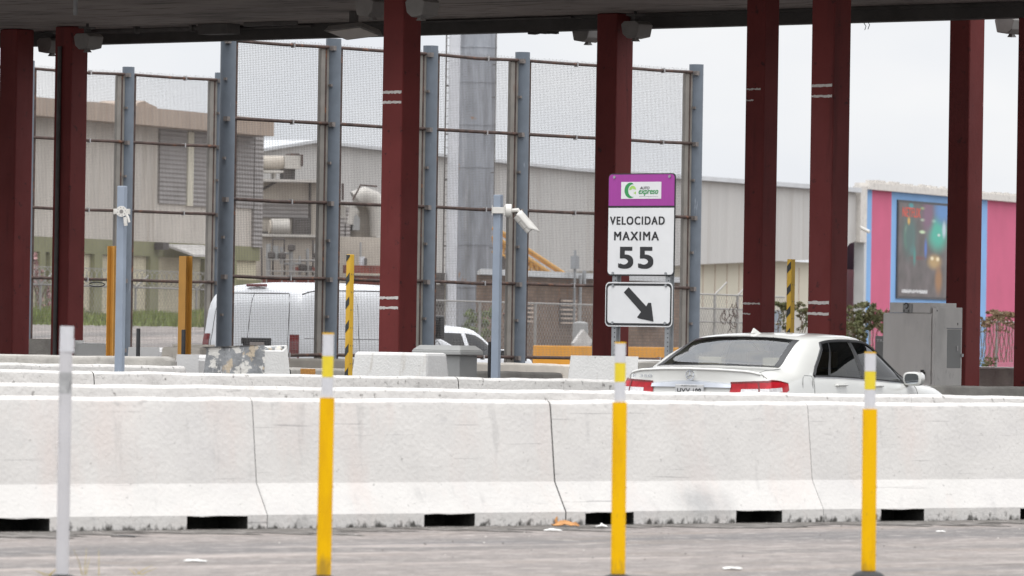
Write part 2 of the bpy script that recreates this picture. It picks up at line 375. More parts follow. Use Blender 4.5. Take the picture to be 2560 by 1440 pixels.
# ================================================================== CONCRETE BARRIERS
PROF = [(0, 0), (0, .105), (.121, .315), (.130, .332), (.1335, .352), (.195, .895), (.203, .925), (.225, .945), (.255, .95), (.345, .95), (.375, .945), (.397, .925), (.405, .895), (.47, .33), (.60, .105), (.60, 0)]
HOLE = [(.34, 0), (.34, .093), (-.001, .098)] + PROF[1:]
rb = random.Random(3)
def wob(x, k): return .5 * math.sin(x * 3.1 + k) + .3 * math.sin(x * 8.3 + 2 * k) + .2 * math.sin(x * 19.7 + 3 * k)
def barrier(label, A, B, h0, h1, s0, s1, mats, holes=(), group=None, drop=1.0):
    """a run of concrete from s0 to s1 along the line A-B; A, B lie on its front toe"""
    d = (B - A); Ln = d.length; d.normalize()
    ang = math.atan2(d.y, d.x)
    o = MB()
    cuts = [(s0, 0)]
    for a, b in holes:
        a, b = max(a, s0), min(b, s1)
        if b - a > .02: cuts += [(a, 1), (b, 0)]
    cuts.append((s1, 0))
    for i in range(len(cuts) - 1):
        a, hole = cuts[i]; b = cuts[i + 1][0]
        if b - a < 1e-4: continue
        n = max(2, int((b - a) / .12)); rings = []
        for k in range(n + 1):
            s = a + (b - a) * k / n; f = (s / Ln); h = (h0 + (h1 - h0) * f) / .95
            ring = []
            for j, (t, z) in enumerate(HOLE if hole else PROF):
                zz = z * h if z > .45 else z
                if z > .85: zz += .0055 * wob(s, 1.0) + .003 * wob(s * 2.3, 4.0)
                if z > .28: t += .004 * wob(s * .7, z * 5)
                if hole and j in (1, 2): zz += .007 * wob(s * 6, 2.0) + .005 * wob(s * 17, 1)
                ring.append((s, t, zz))
            rings.append(ring)
        m_ = len(rings[0]); vs = [p for r in rings for p in r]; base = len(o.v)
        for k in range(n):
            for j in range(m_ - 1):
                o.add([], [])
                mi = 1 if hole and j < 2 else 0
                o.f.append((base + k * m_ + j, base + (k + 1) * m_ + j, base + (k + 1) * m_ + j + 1, base + k * m_ + j + 1)); o.m.append(mi)
        o.v += vs
        if not hole:
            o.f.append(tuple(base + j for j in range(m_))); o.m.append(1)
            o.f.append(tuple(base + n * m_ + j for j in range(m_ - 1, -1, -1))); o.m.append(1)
    c = (s0 + s1) / 2
    loc = A + d * c
    ob = o.build('concrete_barrier', mats, shift=c, smooth=14, loc=(loc.x, loc.y, 0), rot=ang)
    tag(ob, label, 'barrier', group)
    return ob
def gp(x, y, Y):
    p = W(x, y, Y); return Vector((p.x, p.y))
A1, B1 = gp(0, 1330, 42.1), gp(2560, 1300, 48.96)
PB1 = Plane(0, 42.1, 47.0, 1330); dd = (B1 - A1); PB1.B = A1.copy(); PB1.d = dd.normalized(); 
def s1(x, y=1316): return PB1.hit(x, y)[0]
holes = [(s1(-40), s1(124)), (s1(467), s1(619)), (s1(1060), s1(1187)), (s1(1463), s1(1584)), (s1(1840), s1(1955)), (s1(2202), s1(2310)), (s1(2550), s1(2650))]
LN = dd.length
ends = [s1(-900), s1(668), s1(1414), s1(2058), s1(2760)]
lab1 = ['front white barrier segment crossed by the scuffed white post, left of the first crack',
        'front white barrier segment crossed by the left yellow post, between the first two cracks',
        'front white barrier segment crossed by the middle yellow post, grey scuff at its foot',
        'front white barrier segment crossed by the right yellow post, right of the last crack']
def scuffed(M0, c, r):
    M = M0.copy(); t = M.node_tree; N = t.nodes; L = t.links; b = N['Principled BSDF']; src = b.inputs['Base Color'].links[0].from_socket
    tcn = N.new('ShaderNodeTexCoord'); mm = N.new('ShaderNodeMapping'); mm.inputs['Scale'].default_value = tuple(1 / v for v in r); mm.inputs['Location'].default_value = tuple(-a / v for a, v in zip(c, r))
    L.new(tcn.outputs['Object'], mm.inputs[0]); g_ = N.new('ShaderNodeTexGradient'); g_.gradient_type = 'SPHERICAL'; L.new(mm.outputs[0], g_.inputs[0])
    q = N.new('ShaderNodeTexNoise'); q.inputs['Scale'].default_value = 5; q.inputs['Detail'].default_value = 8; L.new(tcn.outputs['Object'], q.inputs['Vector'])
    a_ = N.new('ShaderNodeMath'); a_.operation = 'MULTIPLY'; L.new(g_.outputs['Fac'], a_.inputs[0]); L.new(q.outputs['Fac'], a_.inputs[1])
    m2 = N.new('ShaderNodeMapRange'); m2.inputs['From Min'].default_value = .05; m2.inputs['From Max'].default_value = .38; m2.inputs['To Max'].default_value = .75; L.new(a_.outputs[0], m2.inputs['Value'])
    x = N.new('ShaderNodeMix'); x.data_type = 'RGBA'; L.new(m2.outputs[0], x.inputs['Factor']); L.new(src, x.inputs[6]); x.inputs[7].default_value = (.33, .325, .32, 1); L.new(x.outputs[2], b.inputs['Base Color'])
    return M
for i in range(4):
    gl, gr_ = (.003, .003, .006, .002, .004)[i], (.003, .006, .002, .004)[i]
    mw = m_white_conc
    if i == 2: mw = scuffed(m_white_conc, (s1(1765) - (ends[2] + ends[3]) / 2, .06, .17), (.42, .4, .2))
    barrier(lab1[i], A1, B1, .954, .947, ends[i] + gl, ends[i + 1] - gr_, [mw, m_moss_shade], holes, 'front row of concrete barriers')
def row(pts, mats, cuts, labels, group, wide=True):
    (x0, y0, Y0), (x1, y1, Y1) = pts
    a, b = W(x0, y0, Y0), W(x1, y1, Y1)
    A, B = Vector((a.x, a.y)), Vector((b.x, b.y)); L_ = (B - A).length
    P = Plane(0, 50, 45); P.B = A.copy(); P.d = (B - A).normalized()
    ks = [P.hit(c, y0 + (y1 - y0) * (c - x0) / (x1 - x0))[0] for c in cuts]
    for i in range(len(ks) - 1):
        barrier(labels[i], A, B, a.z, b.z, ks[i] + .006, ks[i + 1] - .006, mats, (), group)
row(((0, 958, 48.0), (2560, 991, 55.0)), [m_white_top, m_moss_shade], [-900, 3300], ['second white barrier from the front, only its scuffed top showing before the sedan'], None)
row(((0, 924, 59.5), (2560, 967, 70.6)), [m_white_top, m_moss_shade], [-800, 267, 1178, 2330], [
    'third white barrier from the front, segment left of the slim blue-grey pole at the left',
    'third white barrier from the front, long segment between the two slim blue-grey poles',
    'third white barrier from the front, segment passing behind the white sedan'], 'third row of concrete barriers')
row(((0, 924, 59.5), (2560, 967, 70.6)), [m_conc, m_moss_shade], [2331, 3200], ['grey unpainted rough concrete barrier at the right in front of the metal cabinet'], None)
row(((0, 907, 66.0), (1440, 932, 75.6)), [m_white_top, m_moss_shade], [-700, 500], ['fourth white barrier with black drips along its top, at the left below the grey curb'], None)
row(((0, 907, 66.0), (1440, 932, 75.6)), [m_conc, m_moss_shade], [760, 1440], ['low grey concrete barrier behind the utility pedestal and the right slim pole'], None)
row(((640, 893, 80.0), (1490, 912, 86)), [m_cream_conc, m_moss_shade], [640, 1700], ['cream concrete barrier with a rusty stained top below the wire mesh fence'], None)

FRAME_ROT = math.pi / 2 - R(LANE)
# local frame of the plaza: x along the lanes (away), y across the lanes to the left (away from the camera)
def corner(x, y, Y):
    p = W(x, y, Y); return Vector((p.x, p.y, 0)), p.z
def island_curb():
    P = Plane(0, 70, 90 + 1.5); n = MB()
    k1 = P.hit(408, 895)[0]; k0 = P.hit(-500, 895)[0]; zt = P.hit(200, 889)[1]
    prof = [(0, 0), (0, zt - .05), (.02, zt - .015), (.06, zt), (.7, zt), (.74, zt - .03), (.75, 0)]
    rows = []
    for k in range(41):
        s = k0 + (k1 - k0) * k / 40; rows.append([(s, t, z + (.006 * wob(s, 2) if z > .5 else 0)) for t, z in prof])
    for k, (ds, sh) in enumerate(((.05, .02), (.09, .06), (.11, .13))): rows.append([(k1 + ds, t * (1 - sh * 2) + .75 * sh, z - sh * .5 if z > .5 else z) for t, z in prof])
    n.grid(rows)
    n.f.append(tuple(len(rows) * 7 - 7 + j for j in range(7))); n.m.append(0)
    c = (k0 + k1) / 2
    tag(n.build('island_curb', m_conc, shift=c, smooth=35, loc=P.loc(c), rot=P.rot), 'grey weathered concrete island curb with rounded end at the foot of the dark red columns, left', 'curb')
island_curb()
def block(label, x, ytop, Y, wl, wr, mats, taper=.12, depth=None, cat='concrete block'):
    """a tapered block; its near corner stands at column x, left face runs across the lanes (wl), right face along them (wr)"""
    o, z = corner(x, ytop, Y)
    n = MB(); e = taper
    b = [(-.02 - e, -e), (wr + e, -e), (wr + e, wl + e), (-.02 - e, wl + e)]
    t = [(0, 0), (wr, 0), (wr, wl), (0, wl)]
    vs = [(p[0], p[1], 0) for p in b] + [(p[0], p[1], z) for p in t]
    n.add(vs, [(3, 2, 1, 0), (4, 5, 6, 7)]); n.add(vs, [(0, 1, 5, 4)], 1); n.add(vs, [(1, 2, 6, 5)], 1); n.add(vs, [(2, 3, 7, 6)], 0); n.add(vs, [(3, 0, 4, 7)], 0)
    ob = n.build('concrete_block', mats, loc=o, rot=FRAME_ROT, bevel=.035)
    bm = bmesh.new(); bm.from_mesh(ob.data); bmesh.ops.remove_doubles(bm, verts=bm.verts, dist=1e-4); bm.to_mesh(ob.data); bm.free()
    tag(ob, label, cat, 'concrete island blocks')
    return ob
block('tapered concrete block with peeled dark grey face, in front of the white van', 657, 870, 66, .87, .36, [m_block_worn, m_block], .10)
block('white concrete block with brown drips, in front of the bright red column', 1066, 882, 68.5, 1.12, .36, [m_block, m_block_grey], .10)
block('white concrete block with cracked edge below the speed sign', 1590, 899, 67.2, .93, .5, [m_block, m_conc], .09)
block('small white concrete block with a dark peeled corner, right of the left red columns', 268, 858, 86, .62, .12, [m_block, m_block_worn], .07)
block('low grey concrete block between the two dark red columns at far left', 128, 853, 92, .6, .2, [m_conc, m_conc], .05)
block('beige stained concrete block behind the right orange post', 500, 868, 80, .72, .25, [m_cream_conc, m_cream_conc], .06)
block('small rounded concrete kerb end below the right orange post', 492, 894, 71, .3, .25, [m_block_grey, m_block_grey], .04)
block('low white concrete block at the foot of the left mesh fence', 395, 874, 99, .65, .2, [m_block_grey, m_block_grey], .04)
# grey plastered parapet between the right-hand columns
def parapet():
    P = Plane(2480, 79.5, ACROSS); n = MB()
    k0, k1 = P.hit(2432, 940)[0], P.hit(2570, 940)[0]; z = P.hit(2480, 917)[1]
    n.box(k0, k1, 0, .2, 0, z - .03); n.box(k0 - .01, k1 + .01, -.015, .215, z - .03, z, 1)
    tag(n.build('low_wall', [m_conc, m_block], loc=P.loc(0), rot=P.rot, bevel=.008), 'low grey plastered wall between the two right-hand red columns', 'wall')
parapet()

# ================================================================== CANOPY
PE = Plane(1280, 83.7, ACROSS)        # far edge of the canopy, across the lanes
ZS = 5.88
def canopy():
    t = thing('toll_canopy', 'long toll plaza canopy, stained pale soffit and dark edge beam over red columns', 'canopy', PE.loc(0), PE.rot)
    n = MB()
    n.box(-34, 34, -9.5, -.26, ZS, ZS + .35); n.build('soffit', m_soffit, t)
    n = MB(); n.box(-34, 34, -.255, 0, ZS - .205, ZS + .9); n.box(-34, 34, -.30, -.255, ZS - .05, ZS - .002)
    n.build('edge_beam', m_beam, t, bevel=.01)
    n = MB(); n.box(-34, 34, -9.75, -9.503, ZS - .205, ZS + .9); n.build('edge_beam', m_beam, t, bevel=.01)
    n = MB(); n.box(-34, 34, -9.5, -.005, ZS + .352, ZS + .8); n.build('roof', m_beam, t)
    # conduits and boxes under the far edge
    def cs(x, y=50): return PE.hit(x, y)[0]
    n = MB(); n.tube([(cs(225), -.75, ZS - .05), (cs(640), -.75, ZS - .05)], .028)
    for x in (300, 432, 572): n.box(cs(x) - .02, cs(x) + .02, -.80, -.70, ZS - .1, ZS - .001)
    n.build('conduit', m_fixdark, t)
    n = MB(); n.tube([(cs(215), -.42, ZS - .05), (cs(270), -.42, ZS - .06), (cs(330), -.34, ZS - .05), (cs(820), -.34, ZS - .04)], .02); n.build('conduit', m_fixdark, t)
    n = MB(); n.tube([(cs(1060), -.36, ZS - .03), (cs(1470), -.36, ZS - .03)], .014); n.build('conduit', m_fixdark, t)
    n = MB(); n.box(cs(600), cs(672), -.88, -.60, ZS - .15, ZS - .003); n.build('junction_box', m_fixdark, t, bevel=.008)
    n = MB(); n.box(cs(722), cs(850), -.95, -.87, ZS - .06, ZS - .003); n.build('junction_box', m_fixdark, t, bevel=.006)
    n = MB(); n.tube([(cs(2165), -.05, ZS - .2), (cs(2171), -.05, ZS - .25), (cs(2168), -.05, ZS - .30)], .005, 5)
    n.tube([(cs(2176), -.05, ZS - .2), (cs(2180), -.05, ZS - .23), (cs(2176), -.05, ZS - .29)], .005, 5); n.build('loose_wire', m_black, t)
    n = MB()
    for q in range(14):
        x = cs(1345 + q * 4.4); n.box(x - .012, x + .012, -.20, -.05, ZS - .205 - random.uniform(.01, .035), ZS - .203)
    n.build('broken_edge', m_beam, t)
    return t
canopy()

# ------------------------------------------------------------------ red columns
def column(label, x, w, Y, marks=(), conduit=False, group=None):
    """x: photo column of its near corner; w: width of its square section"""
    a, b = ray(x, 600)
    t = thing('steel_column', label, 'column', (a * Y, Y, 0), FRAME_ROT, group)
    n = MB(); n.box(0, w, 0, w, 0, ZS - .004); n.build('shaft', m_red, t, bevel=.02)
    n = MB(); n.box(-.05, w + .05, -.05, w + .05, .0, .02); n.build('base_plate', m_red, t)
    P = Plane(x, Y, ACROSS)
    for y, L_, h in marks:
        z = CAM_H + ray(x, y)[1] * Y; k = MB()
        rr = random.Random(int(y)); pts = [i / 12 for i in range(13)]
        top = [(w - .012 - p * L_ * w * .93, z + h / 2 + rr.uniform(-.006, .006) + p * -.0) for p in pts]
        bot = [(w - .012 - p * L_ * w * .93, z - h / 2 + rr.uniform(-.006, .006)) for p in reversed(pts)]
        o = top + bot
        k.add([(-.003, y_, z_) for y_, z_ in o], [tuple(range(len(o)))])
        k.build('tape_mark', m_tape, t)
    if conduit:
        n = MB(); n.tube([(-.03, w * .62, 0), (-.03, w * .62, ZS - .3)], .032, 10); n.build('conduit', m_fixdark, t)
    return t
G_COL = 'dark red square columns carrying the canopy'
column('bright red column with two pairs of white tape stripes, beside the hazard striped post', 1000, .34, 74.5, ((230, 1, .032), (255, 1, .032), (745, 1, .032), (770, 1, .032)), group=G_COL)
column('red column with thin torn white tape marks, left of the two red columns behind the sedan', 1904, .305, 77, ((222, .85, .022), (250, .45, .018), (759, 1, .022), (785, .45, .016)), group=G_COL)
column('red column with four clean white tape stripes, behind the roof of the sedan', 2077, .345, 72.5, ((213, 1, .035), (240, 1, .03), (757, 1, .038), (785, 1, .032)), group=G_COL)
column('dark red column at the left edge of the photo, beside the narrower one', 34, .36, 88.6, (), group=G_COL)
column('narrow dark red column with a conduit on its face, second from the left edge', 171, .345, 87.6, (), True, group=G_COL)
column('dark maroon column directly behind the speed sign', 1534, .36, 81.8, (), group=G_COL)
column('maroon column behind the metal cabinet', 2417, .335, 78.8, (), group=G_COL)
column('maroon column at the right edge of the photo', 2600, .40, 77.6, (), group=G_COL)

# ------------------------------------------------------------------ fixtures under the canopy
def floodlight():
    t = thing('floodlight', 'x', 'floodlight', (0, 0, 0))
    n = MB()
    n.prism([(-.13, 0), (-.10, -.13), (-.02, -.19), (.15, -.165), (.19, 0), (.13, .045), (-.08, .045)], -.15, .15)
    n.build('housing', m_fixture, t, bevel=.012)
    n = MB(); n.box(-.03, .03, -.04, .04, .045, .12); n.box(-.08, .08, -.1, .1, .12, .145); n.build('bracket', m_fixdark, t)
    n = MB(); n.frus([(-.03, -.05), (.05, -.05), (.05, .05), (-.03, .05)], [(-.01, -.02), (.03, -.02), (.03, .02), (-.01, .02)], -.225, -.17); n.build('sensor_cap', m_fixture, t)
    return t
fl = floodlight()
spots = [(218, 92, 86.9, 0, 'grey wedge floodlight right of the narrow dark red column at the left'),
         (132, 78, 89.2, 1, 'grey wedge floodlight between the two dark red columns at the left'),
         (1588, 62, 81.4, 0, 'grey wedge floodlight right of the maroon column above the speed sign'),
         (1472, 72, 83.0, 1, 'grey wedge floodlight left of the maroon column above the speed sign'),
         (1052, 6, 74.0, 0, 'grey wedge floodlight right of the bright red column'),
         (934, 6, 75.6, 1, 'grey wedge floodlight left of the bright red column'),
         (2532, 20, 79.4, 1, 'grey wedge floodlight left of the maroon column at the right edge')]
for i, (x, y, Y, flip, lb) in enumerate(spots):
    p = W(x, y, Y); r = PE.rot + (math.pi if flip else 0)
    o = fl if i == 0 else dup(fl, p, r, lb)
    o.location = (p.x, p.y, min(p.z, ZS - .15)); o.rotation_euler = (0, 0, r); o['label'] = lb; o['group'] = 'floodlights beside the columns'
    hang = ZS - .14 - o.location.z
    if hang > .02:
        n = MB(); n.tube([(0, 0, .145), (0, 0, .145 + hang)], .022, 8); n.build('hanger', m_fixdark, o)
def canopy_light():
    p = W(884, 78, 82.5)
    t = thing('canopy_luminaire', 'flat rectangular area light hanging under the canopy edge left of the bright red column', 'light fixture', (p.x, p.y, p.z), PE.rot)
    n = MB(); n.frus([(-.34, -.24), (.34, -.24), (.34, .24), (-.34, .24)], [(-.30, -.2), (.30, -.2), (.30, .2), (-.30, .2)], -.03, .05); h = n.build('housing', m_fixture, t, bevel=.008)
    n = MB(); n.box(-.29, .29, -.19, .19, -.038, -.031); l = n.build('lens', m_lens, t)
    for o in (h, l): o.rotation_euler = (R(-13), R(-4), 0)
    n = MB(); n.box(-.05, .05, -.04, .04, .045, ZS - p.z - .003); n.tube([(-.25, .0, .05), (-.15, 0, .10), (0, 0, .115), (.06, 0, .1)], .008, 6); n.build('bracket', m_fixdark, t)
canopy_light()
def hanging_tube():
    p = W(188, 38, 80)
    t = thing('hanging_pipe', 'short bright metal pipe hanging from the soffit above the left columns', 'pipe', (p.x, p.y, p.z), 0)
    n = MB(); n.tube([(0, 0, 0), (0, 0, ZS - p.z - .004)], .028, 12); n.build('pipe', m_galv, t, smooth=40)
    n = MB(); n.lathe([(.07, ZS - p.z - .025), (.07, ZS - p.z - .004)], 14); n.build('flange', m_galv, t)
hanging_tube()

# ================================================================== WIRE MESH FENCES
def mesh_fence(label, P, posts, Zf, rails, ztop, ref, pipe_r, right_open=False, start=None):
    """posts: photo columns of the pipe posts; rails: heights of the rails; one panel between each pair of posts"""
    ks = [P.hit(x, ref)[0] for x in posts]
    t = thing('mesh_fence', label, 'fence', P.loc(ks[0]), P.rot)
    k0 = ks[0]
    for i, k in enumerate(ks):
        k -= k0
        n = MB(); n.tube([(k, 0, 0), (k, 0, ztop)], pipe_r, 20); po = n.build('post', m_post, t, smooth=40)
        if i > 0 or start is not None:
            n = MB(); n.box(k - pipe_r - .17, k - pipe_r + .02, -.02, .05, .25, rails[-1] - .02); n.build('channel', m_channel, po, bevel=.008)
        cl = [(k - pipe_r - .02, k - pipe_r * .62, -.13, -.05, z - .05, z + .02) for z in rails]
        for q in range(4):
            z = (rails[q] + rails[q + 1]) / 2; cl.append((k - pipe_r - .02, k - pipe_r + .012, -.09, -.04, z - .02, z + .02))
        for c_ in cl: n = MB(); n.box(*c_); n.build('clamp', m_clamp, po)
    spans = [(ks[i] - k0, ks[i + 1] - k0) for i in range(len(ks) - 1)]
    if start is not None: spans.insert(0, (P.hit(start, ref)[0] - k0, 0))
    for a, b in spans:
        a0, b0 = a + pipe_r + .01, b - pipe_r - .05
        n = MB()
        n.box(a0, a0 + .05, -.03, .03, rails[0] - .06, rails[-1] + .02)
        n.box(b0 - .03, b0, -.026, .026, rails[0] - .05, rails[-1] + .012)
        pf = n.build('panel_frame', m_rust, t)
        for z in rails:
            q = MB(); q.tube([(a0 - .02, -.03, z), ((a0 + b0) / 2, -.03, z - random.uniform(.0, .02)), (b0 + .02, -.03, z)], .027, 8)
            mid = a0 + (b0 - a0) * .62; q.box(mid - .012, mid + .012, -.068, .005, z - .045, z + .03, 1)
            q.build('rail', [m_rust, m_bolt], pf, smooth=50)
        q = MB(); sp = .034; sq = .026; w = .0014; z0, z1 = rails[0], rails[-1] + .055
        N_ = int((b0 - a0) / sp)
        for i in range(N_ + 1):
            x = a0 + i * sp; e = random.uniform(-.012, .012)
            q.add([(x - w, .012, z0), (x + w, .012, z0), (x + w, .012 + 2 * w, z0), (x - w, .012 + 2 * w, z0), (x - w, .012, z1 + e), (x + w, .012, z1 + e), (x + w, .012 + 2 * w, z1 + e), (x - w, .012 + 2 * w, z1 + e)],
                  [(0, 1, 5, 4), (1, 2, 6, 5), (2, 3, 7, 6), (3, 0, 4, 7)])
        for i in range(int((rails[-1] + .02 - z0) / sq) + 1):
            z = z0 + i * sq
            q.add([(a0, .006 , z - w), (b0, .006, z - w), (b0, .006 + 2 * w, z - w), (a0, .006 + 2 * w, z - w), (a0, .006, z + w), (b0, .006, z + w), (b0, .006 + 2 * w, z + w), (a0, .006 + 2 * w, z + w)],
                  [(0, 1, 5, 4), (1, 2, 6, 5), (2, 3, 7, 6), (3, 0, 4, 7)])
        q.build('wire_mesh', m_wire, pf, recalc=False)
    return t
PF1 = Plane(565, 90, LANE)
z_r = [PF1.hit(950, y)[1] for y in (889, 700, 512, 316, 127)]
z_r = sorted(z_r)
mesh_fence('tall rusty framed wire mesh fence on blue-grey pipe posts, in front of the white van', PF1, [565, 828, 1071, 1301, 1520, 1736], 0, z_r, PF1.hit(1071, 114)[1], 500, .118)
PF2 = Plane(83, 102, LANE)
z_r2 = sorted([PF2.hit(315, y)[1] for y in (874, 700, 527, 355, 186)])
mesh_fence('tall rusty framed wire mesh fence at the left, in front of the beige corrugated building', PF2, [66, 316, 547], 0, z_r2, PF2.hit(316, 167)[1], 500, .105, start=-240)

# ================================================================== ROAD SIGN
def rrect(x0, x1, z0, z1, r, n=5):
    p = []
    for cx, cz, a0 in ((x1 - r, z1 - r, 0), (x0 + r, z1 - r, 90), (x0 + r, z0 + r, 180), (x1 - r, z0 + r, 270)):
        for k in range(n + 1):
            a = R(a0 + 90 * k / n); p.append((cx + r * math.cos(a), cz + r * math.sin(a)))
    return p
def disc(c, r, n=24, a0=0, a1=360, sx=1.0):
    return [(c[0] + sx * r * math.cos(R(a0 + (a1 - a0) * k / n)), c[1] + r * math.sin(R(a0 + (a1 - a0) * k / n))) for k in range(n + (0 if a1 - a0 == 360 else 1))]
PS = Plane(1604, 68.6, ACROSS)
def road_sign():
    S = lambda x, y: PS.hit(x, y)
    t = thing('road_sign', 'speed limit 55 sign with purple header above a black arrow board on two steel posts', 'road sign', PS.loc(0), PS.rot)
    # posts: perforated channel
    for x in (1530, 1663):
        k = S(x, 860)[0]; n = MB()
        n.box(k - .035, k + .035, .03, .036, .1, S(x, 640)[1]); n.box(k - .037, k - .031, .0365, .07, .1, S(x, 640)[1]); n.box(k + .031, k + .037, .0365, .07, .1, S(x, 640)[1])
        n.box(k - .062, k - .0375, .066, .072, .1, S(x, 640)[1]); n.box(k + .0375, k + .062, .066, .072, .1, S(x, 640)[1])
        po = n.build('post', m_galv, t)
        n = MB()
        for q in range(36):
            z = .6 + q * .05; n.prism(disc((k + .012, z), .007, 8), .027, .0295)
        n.build('bolt_hole', m_signblk, po)
    x0, z1 = S(1522, 434); x1 = S(1690, 434)[0]; z0 = S(1603, 690)[1]
    zm = S(1603, 517)[1]
    x1b = x1
    n = MB(); n.prism(rrect(x0, x1, z0, z1, .05), 0, .004); b = n.build('speed_board', m_signblk, t)
    e = .018
    n = MB()
    n.prism([p for p in rrect(x0 + e * .4, x1 - e, z0 + e, z1 - e * .6, .042) if p[1] < zm + .02 and p[1] < (z0 + z1) / 2] and
            [(x0 + e * .4, zm - .012)] + [p for p in rrect(x0 + e * .4, x1 - e, z0 + e, z1, .042) if p[1] < (z0 + z1) / 2] + [(x1 - e, zm - .012)], -.003, -.0005)
    n.build('white_panel', m_signwhite, b)
    n = MB()
    n.prism([(x1 - e, zm + .012)] + [p for p in rrect(x0 + e * .4, x1 - e, z0, z1 - e * .7, .042) if p[1] > (z0 + z1) / 2] + [(x0 + e * .4, zm + .012)], -.003, -.0005)
    n.build('purple_header', m_purple, b)
    n = MB()
    add_text(n, 'VELOCIDAD', S(1534, 0)[0], S(1671, 0)[0], S(1603, 562)[1], S(1603, 541)[1], -.0052, fat=.085, spacing=1.2)
    add_text(n, 'MAXIMA', S(1545, 0)[0], S(1657, 0)[0], S(1603, 601)[1], S(1603, 579)[1], -.0052, fat=.085, spacing=1.2)
    n.build('lettering', m_signblk, b, recalc=False); n = MB()
    add_text(n, '55', S(1556, 0)[0], S(1644, 0)[0], S(1600, 672)[1], S(1600, 617)[1], -.0052, fat=.10, spacing=1.15)
    n.build('speed_number', m_signblk, b, recalc=False)
    # sticker with the logo
    lx0, lz1 = S(1554, 455); lx1 = S(1654, 455)[0]; lz0 = S(1604, 497)[1]
    n = MB(); n.prism([(lx0, lz0), (lx1, lz0), (lx1, lz1), (lx0, lz1)], -.0055, -.0032); n.build('logo_sticker', m_signwhite, b)
    lw, lh = lx1 - lx0, lz1 - lz0
    c = (lx0 + lw * .235, lz0 + lh * .5); r = lh * .46
    n = MB()
    # swelling green crescent
    out = disc(c, r, 30, 70, 292); inn = disc((c[0] + r * .42, c[1] - r * .03), r * .80, 30, 286, 84)
    k = out + inn
    n.add([(x, -.0062, z) for x, z in out + inn], [(i, i + 1, 61 - i - 1, 61 - i) for i in range(30)])
    add_text(n, 'expreso', lx0 + lw * .44, lx0 + lw * .93, lz0 + lh * .16, lz0 + lh * .52, -.0062, shear=.25, fat=.07)
    n.build('green_lettering', m_green, b, recalc=False)
    n = MB(); add_text(n, 'e', c[0] - r * .25, c[0] + r * .95, c[1] - r * .72, c[1] + r * .6, -.0064, bold=.04); n.build('lime_emblem', m_lime, b, recalc=False)
    n = MB(); add_text(n, 'AUTO', lx0 + lw * .47, lx0 + lw * .71, lz0 + lh * .55, lz0 + lh * .72, -.0062, shear=.2, fat=.09)
    add_text(n, 'SISTEMA DE PEAJE ELECTRONICO', lx0 + lw * .46, lx0 + lw * .92, lz0 + lh * .10, lz0 + lh * .15, -.0062)
    n.build('black_lettering', m_signblk, b, recalc=False)
    n = MB()
    for x, y in ((1537, 443), (1675, 441), (1533, 683), (1665, 684)):
        p = S(x, y); n.prism(disc(p, .017, 12), -.012, -.003)
    n.build('bolt', m_galv, b)
    # lower arrow board
    x0, z1 = S(1514, 705); x1 = S(1682, 705)[0]; z0 = S(1598, 817)[1]
    n = MB(); n.prism(rrect(x0, x1, z0, z1, .06), 0, .004); a = n.build('arrow_board', m_signwhite, t)
    n = MB(); o = rrect(x0 + .012, x1 - .012, z0 + .014, z1 - .014, .05); i = rrect(x0 + .034, x1 - .034, z0 + .04, z1 - .04, .04); N = len(o)
    n.add([(x, -.0025, z) for x, z in o + i], [(k, (k + 1) % N, N + (k + 1) % N, N + k) for k in range(N)]); n.build('border', m_signblk, a, recalc=False)
    ap = [(1572, 718), (1560, 731), (1603, 780), (1593, 793), (1597, 796), (1634, 804), (1628, 757), (1621, 757), (1616, 766)]
    n = MB(); n.prism([S(x, y) for x, y in ap], -.0042, -.0015); n.build('arrow', m_signblk, a)
    n = MB()
    for x, y in ((1533, 714), (1665, 714), (1532, 807), (1663, 808)):
        n.prism(disc(S(x, y), .017, 12), -.012, -.003)
    n.build('bolt', m_galv, a)
road_sign()

# ================================================================== SLIM CAMERA POLES
def pole(label, x, ytop, Y, w):
    p = W(x, ytop, Y)
    t = thing('camera_pole', label, 'pole', (p.x, p.y, 0), FRAME_ROT + R(20), 'slim blue-grey camera poles')
    n = MB(); n.box(-w / 2, w / 2, -w / 2, w / 2, .02, p.z); n.build('mast', m_blue, t, bevel=.008)
    n = MB(); n.box(-.12, .12, -.12, .12, 0, .018); n.build('base_plate', m_galv, t)
    return t, p.z
t, z = pole('slim blue-grey square pole with a round empty mounting plate, left side', 306, 465, 64, .085)
zc = W(306, 529, 64).z
n = MB()
# mounting plate faces the road
rotl = -FRAME_ROT - R(20)
pl = thing('camera_mount', 'round white mounting plate with two ears strapped to the left slim pole', 'camera mount', (t.location.x, t.location.y, zc), 0)
n.prism(disc((0, 0), .058, 20), -.098, -.082); n.box(-.082, .082, -.0815, -.0735, -.028, .028); n.box(-.086, -.0825, -.09, .05, -.03, .03); n.box(.0825, .086, -.09, .05, -.03, .03)
n.build('plate', m_cctv, pl, bevel=.004)
n = MB(); n.prism(disc((0, 0), .02, 14), -.104, -.0985)
for a in range(8): n.prism(disc((.043 * math.cos(a * .785 + .2), .043 * math.sin(a * .785 + .2)), .005, 6), -.101, -.0985)
n.build('hub', m_fixture, pl)
n = MB(); n.tube([(.05, -.09, -.03), (.07, -.09, -.06), (.085, -.09, -.115)], .014, 8); n.tube([(.04, -.09, -.06), (.045, -.09, -.12), (.05, -.085, -.15)], .02, 8); n.build('cable_gland', m_cctv, pl)
t, z = pole('slim blue-grey square pole carrying a white security camera, right of centre', 1246, 487, 68, .088)
p0 = W(1246, 526, 68)
